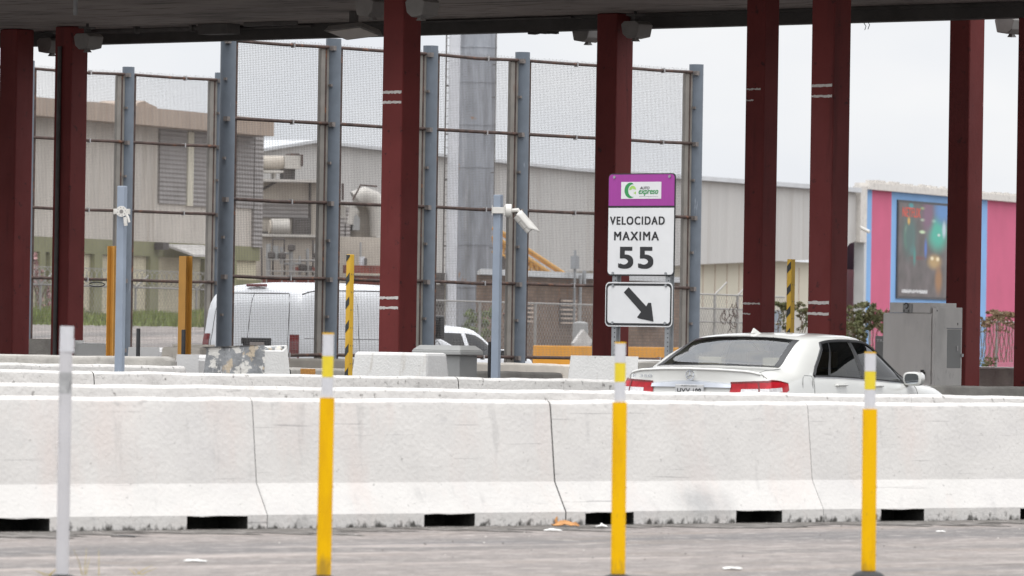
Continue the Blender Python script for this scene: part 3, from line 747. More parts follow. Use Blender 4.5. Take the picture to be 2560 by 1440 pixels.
def cctv():
    c = thing('security_camera', 'white bullet security camera on an arm, pointing down to the right from the slim pole', 'camera', (p0.x, p0.y, p0.z), 0)
    s = 68 / 15000.0
    def q(x, y, t=0): return ((x - 1246) * s, t, -(y - 526) * s)
    n = MB(); n.box(-.066, .066, -.075, -.048, -.036, .036); n.box(-.075, -.0665, -.08, .08, -.055, .055); n.box(.0665, .078, -.08, .08, -.055, .055); n.build('strap_bracket', m_cctv, c, bevel=.004)
    n = MB(); n.tube([(.079, 0, 0), (.15, 0, 0)], .075, 20); n.build('base', m_cctv, c, smooth=40, bevel=.006)
    n = MB(); n.tube([(.15, 0, .0), q(1295, 524), q(1299, 530), q(1300, 540)], .022, 10); n.build('arm', m_cctv, c, smooth=50)
    a, b = Vector(q(1294, 536)), Vector(q(1328, 574)); d = (b - a).normalized()
    n = MB(); n.tube([a, a + d * .012, a + d * .075, a + d * .078, b - d * .035, b - d * .033, b], .060, 18); n.build('body', m_cctv, c, smooth=40)
    n = MB(); n.tube([a + d * .075, a + d * .079], .0615, 18); n.tube([b - d * .06, b - d * .056], .0615, 18); n.build('seam', m_fixture, c)
    n = MB(); n.tube([b, b + d * .004], .048, 18); n.build('lens', m_black, c)
    # sun shield: a half shell over the barrel, longer at the top
    e1 = d.cross(Vector((0, 1, 0))).normalized()
    if e1.z < 0: e1 = -e1
    e2 = Vector((0, 1, 0)); rows = []
    for k in range(9):
        f = k / 8; r = []
        for j in range(13):
            w = R(-100 + 200 * j / 12); L_ = (b - a).length + .10 * max(0, math.cos(w)) ** 1.3 + .0
            pnt = a + d * (-.012 + L_ * f) + (e1 * math.cos(w) + e2 * math.sin(w)) * (.070 + .0 * f); r.append(pnt)
        rows.append(r)
    n = MB(); n.grid(rows); o = n.build('sun_shield', m_cctv, c, smooth=60)
    so_ = o.modifiers.new('thick', 'SOLIDIFY'); so_.thickness = .005
cctv()

# ================================================================== STEEL POSTS AND DELINEATORS
def hazard_post(label, x, ytop, Y, w):
    p = W(x, ytop, Y)
    t = thing('hazard_post', label, 'post', (p.x, p.y, 0), FRAME_ROT, 'yellow hazard striped posts')
    zt = p.z
    n = MB(); n.box(0, w * 1.1, -.0, w, 0, zt); n.build('shaft', m_hazyel, t, bevel=.006)
    n = MB(); z = .12; sp_ = .265
    while z < zt + .05:
        q = [(w - .004, z), (.004, z + .06), (.004, z + .15), (w - .004, z + .09)]
        q = [(y_, min(z_, zt - .004)) for y_, z_ in q]
        if q[1][1] - q[0][1] > .02: n.add([(-.003, y_, z_) for y_, z_ in q], [(0, 1, 2, 3)])
        z += sp_ / 1.0
    n.build('black_stripes', m_hazblk, t)
    n = MB()
    for q in range(10): n.box(.02, .03, -.004, -.001, .3 + q * .2, .31 + q * .2); n.box(w * .9, w * .98, -.004, -.001, .3 + q * .2, .31 + q * .2)
    n.build('bolts', m_fixdark, t)
hazard_post('yellow post with black diagonal stripes left of the bright red column', 876, 636, 67, .062)
hazard_post('yellow post with black diagonal stripes between the two red columns behind the sedan', 1979, 648, 71.5, .068)
def beam_post(label, x, ytop, Y, w, openleft):
    p = W(x, ytop, Y)
    t = thing('steel_beam_post', label, 'post', (p.x, p.y, 0), FRAME_ROT, 'orange steel beam posts')
    n = MB(); zt = p.z
    if openleft:   # web faces the viewer's right, flanges show as two plates
        n.box(0, .012, 0, w, 0, zt); n.box(w * .9, w * .9 + .012, 0, w, 0, zt); n.box(.0125, w * .9 - .0005, w / 2 - .005, w / 2 + .005, 0, zt)
    else:
        n.box(0, w, 0, .012, 0, zt); n.box(0, w, w * .9, w * .9 + .012, 0, zt); n.box(w / 2 - .005, w / 2 + .005, .0125, w * .9 - .0005, 0, zt)
    n.build('beam', m_orange, t, bevel=.003)
    if not openleft:
        n = MB(); c = [(-.05 + .0 * 0, w + .13 + .14 * math.cos(R(a)), zt * .805 + .028 * math.sin(R(a))) for a in range(25, 340, 12)]
        n.tube(c, .007, 6); n.build('cable_loop', m_black, t)
beam_post('orange steel beam post with a black cable loop, partly hidden by the left slim pole', 286, 615, 76, .125, False)
beam_post('orange steel beam post with an open dark flange side, left of the white van', 465, 640, 77, .125, True)
def delin(label, x, ytop, Y, r):
    p = W(x, ytop, Y)
    t = thing('black_delineator', label, 'bollard', (p.x, p.y, 0), 0, 'short black delineators')
    n = MB(); n.lathe([(r, .0), (r, p.z * .62), (r * 1.05, p.z * .63), (r * 1.05, p.z * .66), (r * .78, p.z * .67)], 14); n.build('sleeve', m_black, t, smooth=40)
    n = MB(); n.lathe([(r * .74, p.z * .67), (r * .74, p.z - .01), (r * .66, p.z)], 14); n.build('tube', m_black, t, smooth=40)
    n = MB(); n.lathe([(.14, 0), (.13, .03), (.06, .05)], 14); n.build('foot', m_black, t, smooth=40)
delin('short black delineator right of the left slim pole', 346, 821, 73, .034)
delin('short black delineator in front of the orange beam post', 459, 824, 73, .034)
delin('short black delineator left of the camera pole', 1225, 854, 74, .032)

# foreground flexible posts
def flex_post(label, xt, yt, xb, Y, bands, zbody, r, lean=0):
    p = W(xt, yt, Y); q = W(xb, 1435, Y)
    t = thing('flexible_post', label, 'delineator post', (q.x, q.y, 0), 0, 'yellow flexible posts in front of the barrier')
    zt = p.z; dx = p.x - q.x
    zs = [CAM_H + ray(xt, y)[1] * Y for y in bands]     # boundaries of the bands, top to bottom
    zb = zs[-1]
    def at_(z): return dx * z / zt
    rb_ = r * 1.32
    n = MB(); n.tube([(at_(z), 0, z) for z in (0.05, zb * .33, zb * .66, zb - .004, zb)], rb_, 20, r2=rb_); n.build('post_body', m_yel, t, smooth=50)
    cols = [m_tapewhite, m_tapeyel, m_tapewhite]
    n = MB(); n.tube([(at_(zb + .001), 0, zb + .001), (at_(zt), 0, zt - .004)], r * .94, 20); n.build('core_tube', m_paleplastic, t, smooth=50)
    for i in range(len(bands) - 1):
        n = MB(); n.tube([(at_(zs[i + 1]), 0, zs[i + 1] + (.002 if i == len(bands) - 2 else .0005)), (at_(zs[i]), 0, zs[i] - .0005)], r * (1.0 + .006 * (i % 2)), 20)
        n.build(('white_band', 'yellow_band', 'white_band')[i], cols[i], t, smooth=50)
    n = MB(); n.tube([(at_(zt), 0, zt - .008), (at_(zt), 0, zt)], r * 1.04, 20); n.build('cap', m_yel, t, smooth=50)
    n = MB(); n.lathe([(.105, 0), (.10, .018), (.078, .038), (.05, .048)], 20); n.build('base', m_black, t, smooth=40)
    n = MB()
    rr = random.Random(int(xb))
    for z in (.14, .22, .36, .55): n.box(at_(z) + rb_ * .93, at_(z) + rb_ * 1.06, -.006, .006, z, z + .01)
    n.build('rivet', m_fixdark, t)
flex_post('yellow flexible post with white and yellow bands, left of the middle barrier crack', 821, 832, 809, 34.3, (833, 890, 943, 995), 0, .0325)
flex_post('yellow flexible post with white and yellow bands, in the middle below the speed sign', 1551, 855, 1545, 35.1, (856, 907, 955, 1006), 0, .0325)
flex_post('yellow flexible post with white and yellow bands, at the right in front of the sedan', 2176, 880, 2171, 36.2, (881, 928, 974, 1023), 0, .0335)
def white_post():
    p = W(159, 815, 33.8); q = W(156, 1435, 33.8)
    t = thing('flexible_post', 'plain scuffed white post with torn sleeve at the left edge of the foreground', 'delineator post', (q.x, q.y, 0))
    n = MB(); n.tube([(0, 0, .05), (.0, 0, p.z - .14)], .036, 20); n.build('post_body', m_paleplastic, t, smooth=50)
    n = MB(); n.tube([(.002, 0, p.z - .145), (.004, 0, p.z)], .039, 20); n.box(.030, .047, -.006, .006, p.z - .15, p.z - .07); n.build('sleeve', m_tapewhite, t, smooth=50)
    n = MB(); n.tube([(0, 0, p.z - .38), (0, 0, p.z - .26)], .0368, 20); n.build('scuffed_band', mat('scuffed_grey_tape', (.33, .33, .33), .6, var=.2, scale=16, stains=[((.12, .12, .12), (30, 30, 12), .6, .7, .7)]), t, smooth=50)
    n = MB(); n.lathe([(.105, 0), (.10, .018), (.078, .038), (.05, .048)], 20); n.build('base', m_black, t, smooth=40)
white_post()

# ================================================================== CABINETS
def metal_cabinet():
    o, z = corner(2331, 768, 73.2)
    t = thing('metal_cabinet', 'tall brushed metal equipment cabinet behind the sedan bonnet', 'cabinet', o, FRAME_ROT)
    s = 73.2 / 15000.0
    wl = 117 * s / .755; wr = 75 * s / .656
    zt = z
    def zy(y): return CAM_H + ray(2331, y)[1] * 73.2
    n = MB(); n.box(0.02, wr, 0.0, wl, .1, zy(783)); n.build('body', m_steel, t, bevel=.006)
    n = MB(); n.box(-.004, .0185, .012, wl - .01, .25, zy(786)); n.build('door', m_steel, t, bevel=.004)
    n = MB(); n.box(.004, wr * .96, .035, wl - .10, zy(783) + .002, zy(757)); n.build('top_box', m_steel, t, bevel=.004)
    n = MB(); n.box(-.0, .0035, wl * .45, wl * .60, zy(782), zy(759)); n.box(-.002, .003, wl * .40, wl * .44, zy(783), zy(760)); n.build('latch_plate', m_cabgrey, t, bevel=.002)
    n = MB()
    for a, b in ((.48, 776), (.57, 776), (.48, 779), (.57, 779)): n.box(-.006, -.001, wl * a - .006, wl * a + .006, zy(b) - .006, zy(b) + .006)
    n.prism([(0, 0)] * 0 or disc((0, 0), .001, 3), 0, .0001)
    c = [(-.006, wl * .525 + .03 * math.cos(R(a)), zy(765) + .03 * math.sin(R(a))) for a in range(20, 300, 20)]; n.tube(c, .007, 6); n.build('lock', m_fixdark, t)
    n = MB(); n.box(.0, wr * .98, -.05, -.002, .1, zt); n.build('side_panel', m_steel, t, bevel=.006)
    n = MB(); n.box(.02, .035, -.056, -.0505, zt - .05, zt - .035); n.box(wr * .8, wr * .82, -.055, -.0505, zy(812), zy(806)); n.build('rivet', m_fixdark, t)
    # hasp low on the door
    n = MB(); n.tube([(-.03, .12, zy(925)), (-.03, .12, zy(935)), (-.03, .10, zy(948))], .022, 8); n.box(-.03, -.005, .09, .15, zy(945), zy(930)); n.build('padlock', m_fixdark, t)
metal_cabinet()
def switch_box():
    o, z = corner(2368, 822, 73.35)
    t = thing('switch_box', 'small dark grey switch box mounted on the side of the tall metal cabinet', 'electrical box', o, FRAME_ROT)
    s = 73.3 / 15000.0
    zb = CAM_H + ray(2368, 919)[1] * 73.35
    wl = 20 * s / .755; wr = 37 * s / .656
    n = MB(); n.box(.006, wr, 0.006, wl, zb, z); n.build('box', m_cabdark, t, bevel=.006)
    n = MB(); n.box(0.0, wr + .006, -.004, .005, zb - .006, z - .01); n.build('lid', m_cabgrey, t, bevel=.004)
    n = MB(); n.box(-.01, wr + .01, -.012, wl, z + .001, z + .012); n.box(.05, .14, .01, .05, z + .0125, z + .03); n.build('rain_hood', m_cabdark, t)
    n = MB(); n.box(wr * .70, wr * .78, -.012, -.0045, (zb + z) / 2 - .03, (zb + z) / 2 + .03); n.box(wr + .002, wr + .04, -.02, .03, zb + .28 * (z - zb), zb + .36 * (z - zb)); n.build('latch', m_bolt, t)
switch_box()
def small_box():
    o, z = corner(2214, 840, 77)
    t = thing('grey_terminal_box', 'low grey box with a faint white word, half hidden behind the metal cabinet', 'electrical box', o, FRAME_ROT)
    n = MB(); n.box(0, .3, 0, .17, 0, z); n.build('box', m_cabgrey, t, bevel=.008)
    n = MB(); vs, fs = text_mesh('TRAIL', bold=.01)
    ax = min(v.x for v in vs); bx = max(v.x for v in vs); by = max(v.y for v in vs)
    n.add([(-.003, .145 - (v.x - ax) / (bx - ax) * .22, z - .075 + v.y / by * .035) for v in vs if True], fs); n.v = [(x, max(y, .004), zz) for x, y, zz in n.v]
    n.build('lettering', m_signwhite, t, recalc=False)
small_box()
def pedestal():
    o, z = corner(1150, 872, 71.8)
    s = 71.8 / 15000.0; wl, wr = 112 * s / .755, 48 * s / .656
    t = thing('utility_pedestal', 'grey utility pedestal with a chamfered overhanging lid beside the white block', 'utility box', o, FRAME_ROT)
    zl = CAM_H + ray(1150, 888)[1] * 71.8
    n = MB(); n.box(.03, wr, .03, wl, 0, zl - .002); n.build('body', m_cabgrey, t, bevel=.008)
    n = MB(); e = .055
    lo = [(-.02, -.02), (wr + .05, -.02), (wr + .05, wl + .05), (-.02, wl + .05)]
    hi = [(e, e), (wr + .05 - e, e), (wr + .05 - e, wl + .05 - e), (e, wl + .05 - e)]
    n.frus(lo, lo, zl, zl + .055); n.frus(lo, hi, zl + .0555, zl + .115); n.build('lid', mat('grey_lid_paint', (.335, .335, .325), .6, var=.05, scale=4), t, bevel=.012)
pedestal()

# ================================================================== SMALL THINGS ON THE GROUND
def crumple(name, label, cat, x, y, L_, w, h, m_, seed, rot=0):
    a, b = ray(x, y); Y = -CAM_H / b
    rr = random.Random(seed); n = MB(); rows = []
    for i in range(7):
        row = []
        for j in range(5):
            e = (1 - abs(i - 3) / 3.6) * (1 - abs(j - 2) / 3.0)
            row.append(((i / 6 - .5) * L_ + rr.uniform(-.06, .06) * L_, (j / 4 - .5) * w + rr.uniform(-.08, .08) * w, .004 + h * (e * rr.uniform(.3, 1.2))))
        rows.append(row)
    n.grid(rows); o = n.build(name, m_, loc=(a * Y, Y, 0), rot=rot)
    so_ = o.modifiers.new('thick', 'SOLIDIFY'); so_.thickness = .004; so_.offset = 1
    tag(o, label, cat); return o
crumple('crumpled_carton', 'crumpled orange-brown carton lying against the barrier foot by the crack', 'litter', 1414, 1317, .20, .12, .06, m_litbrown, 5)
n = MB(); n.tube([(-.06, 0, .005), (-.075, 0, .05), (-.065, 0, .075)], .015, 6, r2=.006); n.build('torn_flap', m_litbrown, COL.objects['crumpled_carton'])
crumple('paper_scrap', 'flat white scrap on the road just left of the carton', 'litter', 1382, 1328, .13, .10, .015, m_lit, 6)
crumple('paper_scrap', 'white scrap by the drain opening left of the middle yellow post', 'litter', 1504, 1319, .08, .08, .03, m_lit, 7)
crumple('paper_scrap', 'white paper strip on the road at lower left', 'litter', 489, 1405, .14, .12, .015, m_lit, 8)
crumple('paper_scrap', 'large white scrap at the bottom edge right of the middle yellow post', 'litter', 1830, 1424, .12, .14, .02, m_lit, 9)
crumple('paper_scrap', 'small pale scrap on the road near the right yellow post', 'litter', 2352, 1331, .07, .07, .012, m_lit, 10)
crumple('rubber_scrap', 'thin dark strip of rubber on the road at left near the barrier', 'litter', 310, 1343, .17, .10, .01, m_litdark, 11)
def gutter():
    rr = random.Random(8); n = MB(); k0, k1 = s1(-300), s1(2760); N_ = 150; rows = []
    for i in range(N_ + 1):
        s = k0 + (k1 - k0) * i / N_; w = .75 + .5 * wob(s * .9, 2) + .25 * rr.uniform(-1, 1)
        rows.append([(s, -.004, .0045), (s, -max(.15, w) * .5, .0045), (s, -max(.2, w), .0042)])
    n.grid(rows); o = n.build('gutter_dirt', mat('gutter_dirt_surface', (.105, .095, .085), .95, var=.4, scale=9, bump=.6, stains=[((.27, .245, .23), (5, 9, 1), .5, .62, .7), ((.04, .04, .035), (12, 12, 1), .58, .66, .7)]), loc=(A1.x, A1.y, 0), rot=math.atan2(PB1.d.y, PB1.d.x))
    o['kind'] = 'stuff'; tag(o, 'dark dirt washed up along the foot of the front barrier', 'dirt')
gutter()
def gravel():
    rr = random.Random(21); n = MB()
    for i in range(420):
        s = rr.uniform(s1(-60), s1(2620)); t_ = -abs(rr.gauss(0, .16)) - .01 if i < 330 else -rr.uniform(.2, 6)
        r_ = rr.uniform(.003, .011)
        n.add([(s + r_ * math.cos(k * 2.1 + i) * rr.uniform(.7, 1.3), t_ + r_ * math.sin(k * 2.1 + i), .001) for k in range(3)] + [(s, t_, r_ * .9)], [(0, 1, 3), (1, 2, 3), (2, 0, 3)], rr.choice((0, 0, 1)))
    o = n.build('road_debris', [mat('dark_grit', (.09, .08, .07), .9, var=.4, scale=30), mat('pale_grit', (.5, .47, .43), .9, var=.2, scale=30)], loc=(A1.x, A1.y, 0), rot=math.atan2(PB1.d.y, PB1.d.x))
    o['kind'] = 'stuff'; tag(o, 'dark and pale grit and pebbles scattered along the front barrier foot', 'grit')
gravel()
m_weed = mat('dry_weed_stalk', (.36, .29, .10), .8, var=.25, scale=20)
def weed(label, x, y, seed, nst, hgt):
    a, b = ray(x, y); Y = -CAM_H / b; rr = random.Random(seed); n = MB()
    for i in range(nst):
        lx, ly = rr.uniform(-.05, .05), rr.uniform(-.05, .05); h = hgt * rr.uniform(.4, 1)
        px, py = rr.uniform(-.10, .10), rr.uniform(-.1, .1)
        n.tube([(lx, ly, 0), (lx + px * .4, ly + py * .4, h * .5), (lx + px, ly + py, h)], .0035, 4, r2=.001)
    tag(n.build('weed', m_weed, loc=(a * Y, Y, 0)), label, 'weed')
weed('thin dry yellow weed right of the white post at lower left', 226, 1438, 3, 4, .17)
weed('tiny dry weed tuft at the foot of the white post', 128, 1440, 4, 5, .06)
weed('small dry weed sprig at lower left in front of the road scrap', 337, 1436, 5, 4, .06)
def wood_block():
    o, z = corner(777, 922, 66.5)
    n = MB(); n.box(0, .08, 0, .16, 0, z); tag(n.build('timber_offcut', m_wood, loc=o, rot=FRAME_ROT, bevel=.006), 'orange brown timber piece right of the peeled concrete block', 'timber')
wood_block()

# ================================================================== VEHICLES
m_carwhite = mat('pearl_white_car_paint', (.68, .675, .64), .28, var=.012, scale=2, coat=.8)
m_vanwhite = mat('white_van_paint', (.66, .67, .69), .35, var=.02, scale=1.5, coat=.4)
m_trim = mat('black_window_trim', (.015, .015, .016), .4, var=.1, scale=10)
m_chrome = mat('chrome_strip', (.62, .64, .68), .12, metal=1.0, var=.03, scale=5)
m_redlamp = mat('red_lamp_plastic', (.40, .008, .016), .3, var=.2, scale=22, spec=.3, coat=.25)
m_reddark = mat('dark_red_lamp_plastic', (.15, .012, .012), .25, var=.15, scale=22, coat=.6)
m_whitelamp = mat('clear_lamp_plastic', (.6, .58, .58), .2, var=.2, scale=40, coat=1.0)
m_tan = mat('tan_leather', (.34, .29, .22), .6, var=.08, scale=8)
m_dark = mat('dark_interior', (.03, .03, .032), .7, var=.2, scale=8)
m_tyre = mat('tyre_rubber', (.025, .025, .025), .8, var=.2, scale=12)
m_rim = mat('alloy_rim', (.45, .46, .48), .3, metal=.9, var=.05, scale=5)
m_plate = mat('licence_plate', (.5, .5, .5), .4, var=.04, scale=12)
m_mirror = mat('mirror_glass', (.75, .8, .82), .03, metal=1.0, var=.01, scale=1)
g_rear = glass('rear_window_glass', (.90, .97, .95), ior=1.8)
g_side = glass('tinted_side_glass', (.22, .24, .24), ior=1.33)
g_van = glass('van_glass', (.25, .27, .28))
def cr_curve(P, n):
    """centripetal Catmull-Rom through P with n steps per span"""
    P = [Vector(p) for p in P]; Q = [P[0] * 2 - P[1]] + P + [P[-1] * 2 - P[-2]]; out = []
    for i in range(1, len(Q) - 2):
        p0, p1, p2, p3 = Q[i - 1:i + 3]
        t0 = 0; t1 = t0 + max(1e-4, (p1 - p0).length) ** .5; t2 = t1 + max(1e-4, (p2 - p1).length) ** .5; t3 = t2 + max(1e-4, (p3 - p2).length) ** .5
        for k in range(n):
            t = t1 + (t2 - t1) * k / n
            a1 = p0 * ((t1 - t) / (t1 - t0)) + p1 * ((t - t0) / (t1 - t0)); a2 = p1 * ((t2 - t) / (t2 - t1)) + p2 * ((t - t1) / (t2 - t1)); a3 = p2 * ((t3 - t) / (t3 - t2)) + p3 * ((t - t2) / (t3 - t2))
            b1 = a1 * ((t2 - t) / (t2 - t0)) + a2 * ((t - t0) / (t2 - t0)); b2 = a2 * ((t3 - t) / (t3 - t1)) + a3 * ((t - t1) / (t3 - t1))
            out.append(b1 * ((t2 - t) / (t2 - t1)) + b2 * ((t - t1) / (t2 - t1)))
    out.append(P[-1]); return out
class Shell:
    def __init__(s, st, nu=6, nv=4, kz=1.0):
        st = [[Vector((p[0], p[1], p[2] * kz)) for p in r] for r in st]
        s.nu, s.nv, s.J = nu, nv, len(st[0]) - 1
        cols = [cr_curve([r[j] for r in st], nu) for j in range(s.J + 1)]
        s.rows = [cr_curve([c[i] for c in cols], nv) for i in range(len(cols[0]))]
    def at(s, u, v, side=1, off=0):
        i = min(max(u * s.nu, 0), len(s.rows) - 1.001); j = min(max(v * s.nv, 0), s.J * s.nv - .001)
        i0, j0 = int(i), int(j); fi, fj = i - i0, j - j0
        r = s.rows
        p = (r[i0][j0] * (1 - fj) + r[i0][j0 + 1] * fj) * (1 - fi) + (r[i0 + 1][j0] * (1 - fj) + r[i0 + 1][j0 + 1] * fj) * fi
        if off:
            du = r[i0 + 1][j0] - r[i0][j0]; dv = r[i0][j0 + 1] - r[i0][j0]; n = du.cross(dv)
            if n.length > 1e-9:
                n.normalize(); c = Vector((2.3, 0, .6))
                if n.dot(p - c) < 0: n = -n
                p = p + n * off
        return Vector((p.x, p.y * side, p.z))
    def faces(s, classify):
        out = {}
        for side in (1, -1):
            for i in range(len(s.rows) - 1):
                for j in range(s.J * s.nv):
                    k = classify((i + .5) / s.nu, (j + .5) / s.nv, side)
                    q = [s.rows[i][j], s.rows[i][j + 1], s.rows[i + 1][j + 1], s.rows[i + 1][j]]
                    out.setdefault(k, []).append([Vector((p.x, p.y * side, p.z)) for p in q])
        return out
def soup(quads):
    m_ = MB(); idx = {}
    for q in quads:
        f = []
        for p in q:
            k = (round(p.x, 4), round(p.y, 4), round(p.z, 4))
            if k not in idx: idx[k] = len(m_.v); m_.v.append(tuple(p))
            if idx[k] not in f: f.append(idx[k])
        if len(f) > 2: m_.f.append(tuple(f)); m_.m.append(0)
    return m_
def wheel(parent, x, y, r, w):
    n = MB(); ring = [(x, y, r)]
    n2 = MB()
    def lat(prof, mb):
        vs = []; N = 28
        for rr, yy in prof:
            for k in range(N): a = 2 * math.pi * k / N; vs.append((x + rr * math.cos(a), yy, r + rr * math.sin(a)))
        fs = [(i * N + k, i * N + (k + 1) % N, (i + 1) * N + (k + 1) % N, (i + 1) * N + k) for i in range(len(prof) - 1) for k in range(N)]
        fs += [tuple(range(N)), tuple((len(prof) - 1) * N + k for k in range(N))]
        mb.add(vs, fs)
    s = 1 if y > 0 else -1
    lat([(r * .66, y - s * w), (r * .95, y - s * w), (r, y - s * w * .8), (r, y - s * w * .15), (r * .94, y), (r * .68, y)], n)
    o = n.build('wheel', m_tyre, parent, smooth=40)
    lat([(r * .66, y - s * .03), (r * .66, y - s * .008), (r * .60, y + s * .004), (r * .58, y - s * .012), (r * .16, y - s * .004), (r * .13, y + s * .006)], n2)
    for k in range(5):
        a = k * 2 * math.pi / 5 + .3; c = Vector((math.cos(a), 0, math.sin(a)))
        n2.tube([Vector((x, y - s * .002, r)) + c * r * .12, Vector((x, y - s * .002, r)) + c * r * .62], .026, 6)
    n2.build('rim', m_rim, o, smooth=40)
    return o

# ------------------------------------------------------------------ white sedan
def sedan():
    heading = 30.0
    p = W(1721, 940, 62.0)
    t = thing('sedan', 'white four-door sedan seen from the rear right, driving past behind the barriers', 'car', (p.x, p.y, 0), R(90 - heading))
    base = lambda x: [(x, .86, .22), (x, .915, .50), (x, .93, .70), (x, .915, .90)]
    st = [
        [(.24, .76, .30), (.15, .84, .5), (.13, .865, .70), (.17, .855, .90), (.21, .82, 1.00), (.17, .74, 1.055), (.12, .62, 1.075), (.06, .33, 1.09), (.04, 0, 1.095)],
        [(.40, .84, .25), (.40, .90, .5), (.40, .92, .70), (.41, .905, .90), (.42, .862, 1.01), (.38, .79, 1.075), (.35, .66, 1.095), (.33, .35, 1.108), (.32, 0, 1.112)],
        base(.70) + [(.72, .885, 1.03), (.66, .80, 1.10), (.63, .715, 1.118), (.57, .36, 1.13), (.55, 0, 1.135)],
        base(.95) + [(.97, .888, 1.04), (1.0, .765, 1.24), (.95, .665, 1.26), (.90, .35, 1.28), (.88, 0, 1.285)],
        base(1.1) + [(1.10, .888, 1.04), (1.60, .70, 1.372), (1.30, .61, 1.40), (1.24, .33, 1.425), (1.22, 0, 1.432)],
        base(1.75) + [(1.75, .892, 1.03), (1.92, .70, 1.398), (1.85, .62, 1.442), (1.85, .34, 1.466), (1.85, 0, 1.474)],
        base(2.20) + [(2.22, .888, 1.015), (2.22, .70, 1.400), (2.22, .62, 1.444), (2.22, .34, 1.468), (2.22, 0, 1.476)],
        base(2.32) + [(2.34, .886, 1.012), (2.30, .699, 1.398), (2.32, .62, 1.442), (2.32, .34, 1.466), (2.32, 0, 1.474)],
        base(2.90) + [(2.90, .88, .99), (2.72, .685, 1.362), (2.70, .61, 1.408), (2.78, .33, 1.435), (2.80, 0, 1.443)],
        base(3.45) + [(3.42, .872, .965), (3.40, .80, 1.005), (3.50, .71, 1.02), (3.64, .36, 1.035), (3.68, 0, 1.04)],
        [(4.2, .85, .24), (4.2, .89, .45), (4.2, .90, .65), (4.2, .87, .80), (4.2, .82, .885), (4.2, .74, .93), (4.2, .6, .95), (4.22, .3, .965), (4.24, 0, .97)],
        [(4.62, .77, .24), (4.64, .81, .4), (4.64, .81, .56), (4.62, .79, .70), (4.60, .74, .775), (4.6, .66, .81), (4.62, .52, .83), (4.65, .28, .845), (4.66, 0, .85)],
        [(4.78, .55, .26), (4.84, .58, .4), (4.85, .57, .52), (4.82, .56, .64), (4.80, .54, .70), (4.80, .48, .735), (4.81, .4, .75), (4.84, .2, .76), (4.85, 0, .765)]]
    K = 1.03
    S = Shell(st, 6, 4, K)
    def cls(u, v, side):
        if 4 < u < 6 and 4 < v < 5: return 'rear_door_window', side
        if 7 < u < 9 and 4 < v < 5: return 'front_door_window', side
        if 2 < u < 4 and v > 6: return 'rear_window', 0
        if 8 < u < 9 and v > 6: return 'windscreen', 0
        return 'body', 0
    F = S.faces(cls)
    # rear end: grid between the two tail edges
    def rear(c, lv):
        """c -1..1 across, lv 0..4 up"""
        i = int(min(lv, 3.999)); f = lv - i
        def lev(k):
            q = st[0][k]
            if k == 4:
                y = abs(c) * .82; L_ = st[0][4:]
                for a, b in zip(L_[:-1], L_[1:]):
                    if b[1] <= y <= a[1]:
                        g = (y - b[1]) / (a[1] - b[1]); return Vector((b[0] + (a[0] - b[0]) * g, math.copysign(y, c), (b[2] + (a[2] - b[2]) * g) * K))
            bul = (.16, .15, .14, .11)[k]
            return Vector((q[0] - bul * (1 - abs(c) ** 2.6), q[1] * c, q[2] * K))
        a, b = lev(i), lev(i + 1)
        return a + (b - a) * f
    rows = [[rear(c / 10, l / 2) for c in range(-10, 11)] for l in range(0, 9)]
    for i in range(8):
        for j in range(20): F[('body', 0)].append([rows[i][j], rows[i][j + 1], rows[i + 1][j + 1], rows[i + 1][j]])
    body = soup(F[('body', 0)]).build('body', m_carwhite, t, smooth=50)
    for (k, sd), q in F.items():
        if k == 'body': continue
        soup(q).build(k, g_rear if k in ('rear_window', 'windscreen') else g_side, t, smooth=80)
    # dark frames round the side windows and the rear window
    def line(fn, a, b, n=14): return [fn(a + (b - a) * i / n) for i in range(n + 1)]
    for sd in (1, -1):
        n = MB()
        lo = line(lambda u: S.at(u, 4.0, sd, .003), 4, 9, 30); hi = line(lambda u: S.at(u, 5.0, sd, .003), 4, 9, 30); rr_ = line(lambda v: S.at(4.0, v, sd, .003), 4, 5, 8)
        n.tube(rr_, .018, 6); n.tube(hi, .016, 6); n.tube(lo, .011, 6)
        n.grid([[S.at(u, v, sd, .004) for v in lin(4.0, 5.0, 6)] for u in (6.0, 6.33, 6.66, 7.0)])
        n.grid([[S.at(u + .05 * (5 - v), v, sd, .006) for v in lin(4.0, 5.0, 6)] for u in (4.48, 4.56)])     # quarter-light bar
        n.grid([[S.at(u, v, sd, .005) for v in lin(4.02, 4.98, 4)] for u in lin(8.62, 8.98, 4)])
        n.build('window_frame', m_trim, t, smooth=40)
        n = MB(); n.tube(line(lambda u: S.at(u, 3.93, sd, .004), 4.05, 8.95, 30), .006, 5); n.build('chrome_trim', m_chrome, t)
    n = MB()
    for sd in (1, -1):
        n.grid([[S.at(u, v, sd, .004) for v in lin(5.98, 6.22, 3)] for u in lin(2.02, 3.98, 10)])
    n.grid([[S.at(2.0 + d_, v, sd, .004) for d_ in (0, .1)] for sd, v in [(1, w) for w in lin(6, 7.99, 8)] + [(-1, w) for w in lin(7.99, 6, 8)]])
    n.grid([[S.at(3.93 + d_, v, sd, .004) for d_ in (0, .06)] for sd, v in [(1, w) for w in lin(6, 7.99, 8)] + [(-1, w) for w in lin(7.99, 6, 8)]])
    n.build('rear_window_border', m_trim, t)
    # shut lines
    m_gap = mat('panel_gap', (.10, .10, .10), .7, var=.1, scale=9)
    def gap(pts, r_=.004): n = MB(); n.tube(pts, r_, 5); n.build('shut_line', m_gap, t)
